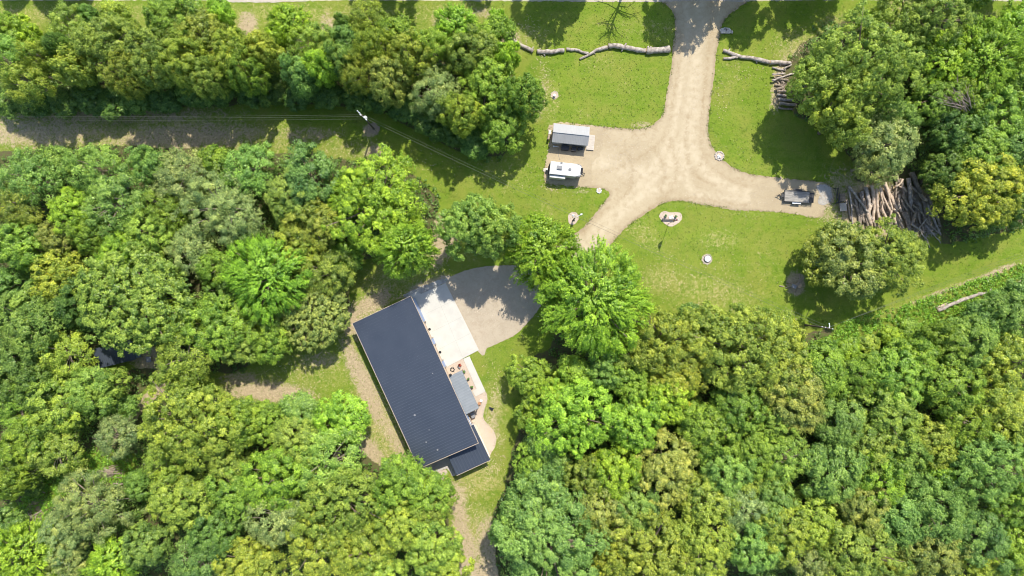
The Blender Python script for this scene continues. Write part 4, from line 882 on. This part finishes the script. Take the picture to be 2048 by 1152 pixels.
COLS = { # base albedo
 'lime': (0.297,0.458,0.045), 'yg': (0.304,0.419,0.062), 'gr': (0.237,0.369,0.046), 'ol': (0.283,0.369,0.059), 'bg': (0.221,0.360,0.078),
 'gg': (0.304,0.394,0.132), 'dk': (0.147,0.261,0.047), 'ye': (0.335,0.409,0.055), 'br': (0.304,0.369,0.083), 'pg': (0.257,0.404,0.077), 'vg': (0.241,0.399,0.038)}
CNAME = {'vg':'vivid green','lime':'bright lime','yg':'yellow-green','gr':'mid-green','ol':'olive','bg':'blue-green','gg':'grey-green','dk':'dark green','ye':'yellowish olive','br':'brownish olive','pg':'pale green'}
SNAME = {'o':'clumpy','p':'billowing','d':'dense domed','f':'feathery','s':'spiky'}
T = """20 70 34 o gr;50 73 25 o lime;143 57 40 f yg;25 122 42 f pg;90 117 32 f yg;133 100 20 p dk;155 140 30 o ol;217 90 52 o ol;183 36 18 o dk;235 35 26 f yg;
350 38 46 o gr;310 118 48 o ol;400 72 44 o ol;441 24 22 f lime;475 112 42 o yg;372 130 42 o yg;60 165 42 f ol;262 150 36 o ol;420 155 36 o ol;
500 150 34 o gr;578 50 34 s lime;625 85 38 f yg;688 52 16 p dk;738 38 34 f yg;693 80 22 p bg;745 97 34 f yg;792 72 30 p gr;530 105 28 o ol;602 152 30 p bg;
642 135 30 o lime;685 126 26 p bg;718 152 34 f ol;778 160 38 o br;822 118 38 o ol;912 56 38 s lime;860 92 32 f yg;945 107 46 o ol;996 66 30 f gr;995 37 14 f lime;
872 188 42 f gg;922 227 38 o yg;979 172 50 o gr;1003 250 44 o gr;1046 195 40 o gr;1012 118 24 o lime;560 75 22 o gr;
190 340 50 f pg;60 358 50 f pg;120 322 28 f bg;300 330 34 o pg;367 356 50 f gg;500 340 46 f pg;436 326 28 o gr;622 360 52 p bg;590 400 46 o ol;752 408 80 o lime;
440 412 62 f gg;240 400 58 f bg;145 425 40 o lime;35 410 46 f ol;330 420 40 f gr;40 492 46 o gr;120 550 44 o ye;118 478 32 o br;180 470 34 o gr;243 508 40 o lime;305 468 40 o yg;
385 500 42 f gg;430 535 36 f gr;478 452 42 f gg;270 600 98 d yg 15;536 555 74 s vg 15;625 450 50 o ol;595 495 42 o ye;658 548 46 f ol;626 622 64 d br 10;702 388 38 s lime;
812 496 52 s lime 17;692 515 26 s gr 8;938 450 50 o pg 18;986 462 50 o pg 18;535 678 42 o gr 11;60 645 64 p bg;30 715 50 p bg;155 612 40 p dk;127 706 44 f yg;186 782 48 f pg;
367 718 56 f yg;433 652 58 o gr;345 645 40 o gr;484 688 38 o ol 10;60 772 50 o dk;10 580 40 o dk;460 590 40 o dk 9;
30 805 46 f gr;115 815 52 o yg;60 880 48 o gr;105 900 48 f ol;215 775 34 o yg;250 812 22 f pg 7;238 872 42 f gg;385 845 82 o yg;480 840 44 o gr;333 918 40 f yg;455 925 38 o ol;
20 955 40 o gr;67 971 18 d bg 5;185 1010 66 f gg;120 1070 44 f gg;280 968 26 o dk 9;367 1001 54 o yg;470 980 48 o gr;425 1060 44 o dk;50 1112 62 s lime;135 1115 36 f gg;
228 1122 44 s lime;290 1090 40 o bg;400 1122 48 f bg;15 1055 30 o bg;488 1122 46 o ye;602 822 30 p bg 7;684 838 48 o lime 9;528 846 38 o gr 9;596 884 44 o ol 11;655 928 60 f pg;
555 955 58 o lime;680 1005 70 o yg;800 965 50 o gr;852 985 46 o gr;800 1045 50 o yg;560 1040 54 f gg;640 1085 58 o ye;728 1100 54 o yg;520 1135 40 o ol;865 1090 54 o yg;760 1150 44 o yg;895 1140 38 o yg;
862 1020 36 o ol;1062 755 40 o gr 9;1070 822 34 o gr 8;1212 742 36 o pg;1150 745 30 f gr;1088 888 30 p bg;1060 930 32 o gr;1110 932 28 p bg;1075 995 58 p bg;1100 1090 92 p bg 16;1030 1060 44 p pg;
1150 835 72 o lime;1110 800 40 o lime;1270 845 52 o lime;1228 945 48 o lime;1165 948 38 o ol;1205 1030 50 o br;1268 1012 44 o bg;1330 940 58 o br;1290 1110 80 o ye;1220 1120 40 o ye;1400 1085 64 o ye;
1330 790 52 o lime;1420 868 52 o gr;1450 942 48 o pg;1480 1012 46 f gg;1410 1000 50 o ol;1500 898 46 o gr;1475 815 48 o gr;1510 1090 48 o pg;1380 830 30 o gr;1545 1000 40 o bg;
1080 500 60 s vg 15;1190 600 99 s vg 16.5;1120 560 40 s vg 12;1330 690 66 o ye;1268 705 46 f ol;1480 695 84 o ye;1355 745 54 o ye;1382 632 20 p bg 7;1260 760 44 o gr;1410 660 50 o ol;1560 740 56 o ol;1580 775 56 o br;
1705 522 60 o br 13;1770 515 62 o ol 13;1644 522 42 o ol 8.5;1812 503 34 o ol 10;1668 480 30 o ol 8;1560 690 46 o ye;1640 740 48 p gr;1720 752 40 f gr;1790 760 50 o gr;1828 728 42 o gr;1935 688 46 p pg;1890 688 38 o gr;1745 736 30 o pg 9;1700 700 20 o lime 4;1738 690 18 o yg 4;1782 672 18 o lime 4;1822 664 20 p gr 4;1800 716 30 o gr 9;1850 696 30 o gr 9;1905 666 28 p bg 9;1955 645 30 p bg 9;2002 614 30 o bg 9;2038 590 28 p bg 9;2015 628 44 p bg;1960 655 30 o bg;2010 722 52 o ye;1900 770 50 o gr;1650 705 24 o gr 7;1778 722 24 f pg 7;
1590 805 54 o br;1678 845 46 p bg;1660 940 58 p bg;1775 825 56 o yg;1738 890 44 o ol;1750 950 48 o lime;1805 905 42 o pg;1865 885 40 o ol;1868 945 28 o lime;1832 972 34 p bg;1875 1030 62 p bg;1800 1035 48 p bg;
1968 935 70 o pg;1960 1075 52 p bg;1560 920 46 f pg;1560 1065 54 o yg;1625 1040 44 o yg;1722 1015 46 o br;1715 1110 66 o ol;1860 1112 56 o br;2025 1010 44 o gr;2040 1100 50 o gr;1930 840 46 f gr;2010 825 56 o ye;1780 1140 36 o ol;
1960 1140 40 o ye;1550 840 36 o yg;1545 975 30 o yg;2040 880 40 o gr;1620 1130 40 f gg;1490 970 30 o ye;
1836 25 66 o ol 16;1725 125 84 o ol 20;1680 190 54 o yg 18;1640 155 50 o ol 17;1690 240 46 o ol 16;1885 125 50 s lime;1965 120 66 s lime;2030 62 46 s lime;1772 286 56 f gg 14;1790 238 38 f bg 13;1742 328 34 f gg 11;
1990 225 52 o gr;1960 310 56 o gr;1965 385 70 o ye;1905 260 42 o dk;2040 160 46 o gr;2040 300 50 o bg;2035 410 40 o bg 11;1890 350 40 o dk;1930 190 44 o gr;1870 200 44 o gr;1740 45 22 o lime 8;1820 110 40 o gr;
20 200 28 p dk 6;75 200 28 p dk 6;130 205 26 o dk 6;180 195 30 o dk 7;225 208 26 p dk 6;275 200 26 o dk 6;330 195 28 p dk 6;385 185 26 o dk 7;440 180 28 p dk 7;495 178 26 o dk 6;545 182 24 p dk 6;600 188 24 o dk 6;655 190 26 p dk 6;710 195 24 o dk 6;760 198 24 p dk 6;812 215 26 o dk 6;860 243 26 p dk 6;905 262 24 o dk 6;950 285 26 p dk 6""".replace('\n', '')
# trees whose crowns stand beyond the upper edge but shade the lawn (real neighbours across the road)
T_OUT = "1112 -92 58 o gr 15;1160 -78 26 o gr 12;770 -70 52 o gr 13;80 -60 30 o gr 9;130 -62 26 o gr 9;5 -60 24 o gr 8;1358 -52 20 o gr 13;1412 -95 58 o gr 18;1450 -100 40 o gr 15;1545 -75 44 o gr 15;1515 -60 30 o gr 14;1640 -78 46 o gr 13;1690 -80 40 o gr 12;1950 -60 60 o gr 14;2030 -70 50 o gr 14;960 -70 26 o gr 8"
def region(x, y):
    if y < 240 and x < 1090: return 'in the top-left tree belt'
    if y < 280 and x > 1600: return 'in the top-right wood'
    if y < 460 and x > 1700: return 'in the wood above the log heap'
    if 1580 < x < 1850 and 460 < y < 600: return 'below the log heap'
    if 880 < x < 1060 and 400 < y < 520: return 'above the parking gravel'
    if 1040 < x < 1300 and y < 640: return 'over the middle of the drive'
    if x < 700 and y < 480: return 'in the upper-left wood'
    if x < 880 and y < 560: return 'in the wood above the house'
    if x < 720 and y < 740: return 'in the wood left of the house'
    if x < 340 : return 'in the lower-left corner wood'
    if x < 930 : return 'in the wood below the house'
    if x < 1250 and y < 900: return 'just right of the house lawn'
    if x < 1250: return 'at the bottom centre'
    if y < 800 and x < 1620: return 'at the upper edge of the right wood'
    if y < 800: return 'by the scrub at far right'
    if x < 1560: return 'in the lower middle of the right wood'
    return 'in the lower-right corner wood'
TREES = []
for s_ in T.split(';') + T_OUT.split(';'):
    a = s_.split(); TREES.append(dict(x=float(a[0]), y=float(a[1]), r=float(a[2]), st=a[3], col=a[4], h=float(a[5]) if len(a) > 5 else None))
def cls_of(r): return 'S' if r < 32 else ('M' if r < 62 else 'L')
def szw(t): 
    return ('low' if (t['h'] or 9) <= 7 else 'small') if t['r'] < 32 else ('medium' if t['r'] < 50 else ('large' if t['r'] < 75 else 'huge'))
groups = {}
for t in TREES:
    t['reg'] = region(t['x'], t['y'] if t['y'] > -40 else -50)
    if t['y'] < -50: t['reg'] = 'beyond the road at the top'
    t['kindn'] = 'shrub' if t['r'] < 30 and (t['h'] or 9) <= 7 else 'tree'
    t['desc'] = f"{szw(t)} {CNAME[t['col']]} {SNAME[t['st']]} {t['kindn']} {t['reg']}"
    groups.setdefault(t['desc'], []).append(t)
for d, L in groups.items():
    L.sort(key=lambda t: t['x'])
    for i, t in enumerate(L):
        if len(L) == 1: t['label'] = d
        elif len(L) == 2: t['label'] = d + (', the left one' if i == 0 else ', the right one')
        else: t['label'] = d + f", {ordn[i]} from left"
rt = random.Random(5)
ntree = {}
for t in TREES:
    r_ = t['r']; c = cls_of(r_); Rr, Zc = CLS[c]
    h = t['h'] or min(17.5, 8.0+r_*.085)
    if t['reg'] == 'in the top-left tree belt' and t['y'] > 88 and not t['h']: h = 16.8 if t['x'] < 860 else 15.5
    zc = h*.66 if c != 'S' else h*.6
    pos = P(t['x'], t['y'], zc); rw = r_*S*(1-zc/H)*1.06
    s_ = rw/Rr; var = rt.randrange(3)
    cm, tm = proto(t['st'], c, var)
    nm = 'shrub' if t['kindn'] == 'shrub' else {'o':'broadleaf_tree','p':'billowy_tree','d':'dome_tree','f':'feathery_tree','s':'maple_tree'}[t['st']]
    sz = zc/Zc
    e = empty(nm, (pos.x, pos.y, 0), rt.uniform(0, 6.283)); e.scale = (s_*rt.uniform(.94, 1.06), s_*rt.uniform(.94, 1.06), sz*.5+s_*.5 if abs(sz-s_) < .35*s_ else sz)
    e.scale[2] = sz
    tag(e, t['label'], t['kindn'], {'tree': 'trees of the woods', 'shrub': 'shrubs along the wood edge'}[t['kindn']])
    o1 = link('trunk', tm, e); o2 = link('crown', cm, e)
    b = COLS[t['col']]; v = rt.uniform(.88, 1.14); hs = rt.uniform(-.07, .07)
    o2.color = (b[0]*v*(1+hs), b[1]*v, b[2]*v*(1-hs*1.5), 1)

# bare dead tree beyond the road, throwing the branched shadow on the lawn, and dead crown at upper right
def bare(px, py, h, label, spread, seed, m=M_TWIG, n=16, rad=.22, loc=None):
    rng = random.Random(seed); t = thing('dead_tree', label, 'tree', P(px, py))
    tk = MB().tube([(0,0,0),(.1,.05,h*.5),(.0,0,h)], [rad, rad*.7, rad*.15], 8); tk.build('trunk', m, t, smooth=True)
    br = MB()
    for k in range(n):
        z0 = h*rng.uniform(.35, .9); a = k*2.4+rng.uniform(-.3,.3); L = spread*(1.15-z0/h)*rng.uniform(.8,1.2)
        p0 = Vector((.05,0,z0)); p1 = p0+Vector((math.cos(a)*L*.5, math.sin(a)*L*.5, L*.35)); p2 = p0+Vector((math.cos(a+.2)*L, math.sin(a+.2)*L, L*.6))
        br.tube([p0,p1,p2], [rad*.4, rad*.25, .02], 5, cap=False)
        for j in range(4):
            q0 = p0.lerp(p1, .5+j*.12) if j < 2 else p1.lerp(p2, (j-1)*.3); aa = a+rng.choice((-1,1))*rng.uniform(.5,.9)
            br.tube([q0, q0+Vector((math.cos(aa)*L*.3, math.sin(aa)*L*.3, L*.15))], [rad*.15, .015], 4, cap=False)
    br.build('branches', m, t, smooth=True)
bare(1250, -28, 16, 'bare leafless tree beyond the road at the top', 8.0, 3, n=22, rad=.3)
def brushpile(name, px, py, rx, ry, n, label, seed, rlen=(1.0,2.8), hh=.9, m=M_TWIG, rot=None):
    rng = random.Random(seed); q = MB()
    for k in range(n):
        a = rng.uniform(0, 6.28) if rot is None else rot+rng.gauss(0,.35)
        x, y = rng.gauss(0,.4)*rx, rng.gauss(0,.4)*ry; L = rng.uniform(*rlen); z = rng.uniform(.05, hh)*max(0.2, 1-(x/rx)**2-(y/ry)**2)
        p0 = Vector((x-math.cos(a)*L/2, y-math.sin(a)*L/2, z)); p2 = Vector((x+math.cos(a)*L/2, y+math.sin(a)*L/2, z+rng.uniform(-.2,.4)))
        q.tube([p0, p0.lerp(p2,.5)+Vector((rng.uniform(-.15,.15), rng.uniform(-.15,.15), .1)), p2], [.05*rng.uniform(.6,1.6), .045, .015], 5)
    return tag(q.build(name, m, None, P(px, py), True), label, 'brush pile')
brushpile('brush_pile', 222, 944, 2.6, 1.3, 90, 'brown brush pile in the lower-left clearing', 4, rot=.15)
brushpile('brush_pile', 70, 1040, 2.0, 1.6, 45, 'scattered dead branches near the left edge', 5)
brushpile('brush_pile', 1565, 175, 1.2, 4.0, 60, 'twigs and bark heaped around the small log stack', 6, rlen=(.6,1.6), hh=.4)
brushpile('brush_pile', 1790, 405, 6.5, 4.2, 130, 'loose branches and bark among the big log heap', 8, rlen=(1.0,3.4), hh=1.0, m=M_LOGG)
brushpile('brush_pile', 1848, 462, 3.0, 2.0, 60, 'tangled branch ends at the lower right of the log heap', 9, rlen=(1.0,3.2), hh=.8, m=M_LOGG)
# leafless crown lying above the wood at upper right
t = thing('dead_tree', 'leafless grey-branched tree between the upper right crowns', 'tree', P(1842, 222))
q = MB(); rng = random.Random(12)
for k in range(46):
    a = math.radians(rng.uniform(95, 175)); L = rng.uniform(2.5, 6.5); z0 = rng.uniform(9.0, 11.5); p0 = Vector((rng.uniform(.5,3.0), rng.uniform(-3.0,-.6), z0))
    p2 = p0+Vector((math.cos(a)*L, math.sin(a)*L*.9, rng.uniform(-.3, 1.6))); q.tube([p0, p0.lerp(p2,.5)+Vector((rng.uniform(-.3,.3), rng.uniform(-.3,.3), .3)), p2], [.075, .05, .015], 5)
q.build('branches', M_BARKP, t, smooth=True); MB().tube([(2.5,-2.2,0),(2.4,-2.0,6),(1.8,-1.8,10.5)], [.3,.22,.1], 8).build('trunk', M_BARKP, t, smooth=True)

# ------------------------------------------------------------------ ground cover, undergrowth, tufts, litter (uncountable)
NP = np.random.default_rng(99)
def scatter(n, test, x=(-100, 2150), y=(-100, 1250)):
    X = NP.uniform(*x, n); Y = NP.uniform(*y, n); ok = test(X, Y); return X[ok], Y[ok]
def cover(name, dens, test, nl, hgt, ls, spread, col, label=None, bounds=(-60, 2110, -60, 1215), tmean=.45, base=.55):
    x0, x1, y0, y1 = bounds; n = int((x1-x0)*(y1-y0)*S*S*dens)
    X, Y = scatter(n, test, (x0, x1), (y0, y1))
    k = len(X); hz = hgt*(.3+.7*NP.random(k))*(0.7+0.3*np.sin(X*.06+Y*.03)*np.cos(Y*.07))
    si = np.repeat(np.arange(k), nl)
    d = NP.normal(size=(len(si), 3)); d[:, 2] = np.abs(d[:, 2]); d /= np.linalg.norm(d, axis=1, keepdims=True)
    C = np.stack([(X[si]-1024)*S, (576-Y[si])*S, hz[si]*base], 1) + d*np.stack([np.full(len(si), spread), np.full(len(si), spread), np.minimum(hz[si]*(1-base), spread*.9)], 1)*NP.uniform(.75, 1.1, (len(si), 1))
    C[:, 2] = np.maximum(C[:, 2], .05)
    N = d*.9+np.array([0, 0, .5])+NP.normal(0, .3, (len(si), 3))
    tn = np.clip(tmean+NP.normal(0, .15, k)[si]+NP.normal(0, .12, len(si)), 0, 1)
    o = link(name, leaf_mesh(name, C, N, ls*NP.uniform(.6, 1.3, len(si)), tn)); o.color = (*col, 1)
    return tag(o, label, None, None, 'stuff')
lush = lambda X, Y: inside(LUSH[0], X, Y) | inside(LUSH[1], X, Y)
OPENW = smooth_poly(OPEN, 15)
woods = lambda X, Y: ~inside(OPENW, X, Y) & ~lush(X, Y) & ~((X > 1660) & (X < 1890) & (Y > 350) & (Y < 500)) & ~((X > 1540) & (X < 1600) & (Y > 120) & (Y < 225))
deep = lambda X, Y: woods(X, Y) & woods(X+14, Y+10) & woods(X-14, Y-10) & woods(X+10, Y-14) & woods(X-10, Y+14) & ~((X > 185) & (X < 330) & (Y > 655) & (Y < 745))
cover('undergrowth', .9, woods, 10, 1.2, .19, .55, (.14, .25, .05))
cover('understory_brush', .30, deep, 60, 7.5, .17, 1.0, (.19, .31, .06), base=.8)
for L_ in LUSH:
    A_ = np.array(L_); cover('vine_cover', 5.5, (lambda X, Y, L_=L_: inside(L_, X, Y)), 9, .9, .14, .33, (.215, .40, .045), tmean=.52, bounds=(A_[:, 0].min(), min(2120, A_[:, 0].max()), A_[:, 1].min(), A_[:, 1].max()))
HOUSE = [(700,650),(820,588),(890,566),(985,700),(940,715),(975,785),(995,870),(985,915),(980,925),(915,955),(860,965),(838,935)]
HP = smooth_poly(DRIVE, 12)
lawn = lambda X, Y: ~((X > 1690) & (X < 1880) & (Y > 350) & (Y < 480)) & inside(OPEN, X, Y) & ~inside(HP, X, Y) & ~inside(HOUSE, X, Y) & (Y > 6)
cover('grass_tufts', 2.2, lawn, 3, .12, .075, .14, (.165, .23, .03), tmean=.42, bounds=(0, 2048, 0, 1152))
# ragged grass along the gravel edges
E = []
for (x, y) in smooth_poly(DRIVE, 1.2): E.append((x+R.gauss(0, 1.6), y+R.gauss(0, 1.6)))
E = np.array([e for e in E if e[1] > 4 and not (880 < e[0] < 1200 and e[1] > 480)])
keep = (np.sin(E[:,0]*.21)+np.cos(E[:,1]*.17)+NP.normal(0,.8,len(E))) > .2; E = E[keep]; si = np.repeat(np.arange(len(E)), 3)
C = np.stack([(E[si, 0]-1024)*S, (576-E[si, 1])*S, np.full(len(si), .06)], 1)+NP.normal(0, .09, (len(si), 3))*np.array([1, 1, .2])
o = link('edge_grass', leaf_mesh('edge_grass', C, NP.normal(0, .5, (len(si), 3))+np.array([0, 0, 1]), NP.uniform(.05, .13, len(si)), NP.uniform(.3, .6, len(si)))); o.color = (.19, .24, .05, 1); tag(o, kind='stuff')
# pale dry leaf litter
def litter(name, spots, m, s=(.05, .16)):
    Cs = []
    for (x, y, rx, ry, n, z) in spots:
        a = NP.normal(0, .45, (n, 2)); Cs.append(np.stack([(x+a[:, 0]*rx-1024)*S, (576-(y+a[:, 1]*ry))*S, np.full(n, z)+NP.uniform(0, .05, n)], 1))
    C = np.vstack(Cs); n = len(C); me = leaf_mesh(name, C, NP.normal(0, .25, (n, 3))+np.array([0, 0, 1]), NP.uniform(*s, n), np.zeros(n)); me.materials.clear(); me.materials.append(m)
    tag(link(name, me), kind='stuff')
litter('dry_leaf_litter', [(992,800,16,40,260,.07),(985,850,12,30,220,.07),(985,745,30,30,60,.07),(1000,880,14,20,120,.07),(980,935,30,25,260,.07),(920,985,30,25,300,.07),(770,850,30,90,500,.07),(735,620,60,26,350,.07),(860,545,40,30,200,.07),
   (1110,375,50,10,70,.07),(1085,150,20,80,260,.07),(1060,60,40,30,120,.07),(550,780,100,30,420,.07),(1430,560,110,60,260,.07),(700,300,90,30,220,.07),(350,275,260,30,600,.07),(600,735,60,30,200,.07),(850,330,120,60,160,.07),(1320,540,60,60,120,.07),(950,1040,40,60,260,.07),
   (1500,150,80,40,60,.07),(1440,200,20,60,60,.07),(1600,100,70,20,300,.07),(1650,430,30,30,150,.05)], M_STRAW, (.04, .12))

litter('gravel_stones', [(1120,500,60,30,200,.03),(1390,200,60,200,500,.03),(1300,330,200,80,900,.03),(1500,395,150,40,700,.035),(1240,310,80,60,700,.035),(985,610,90,70,1400,.035),(1130,350,60,40,200,.035),(1185,280,30,30,200,.035),(1650,392,22,22,500,.05),(975,840,20,60,300,.03),(920,745,20,20,160,.03),(875,930,30,20,300,.03),(850,575,40,12,250,.03)], mat('loose_stone', (.30,.25,.19), .9, (.62,.53,.42), 1.2), (.03, .09))
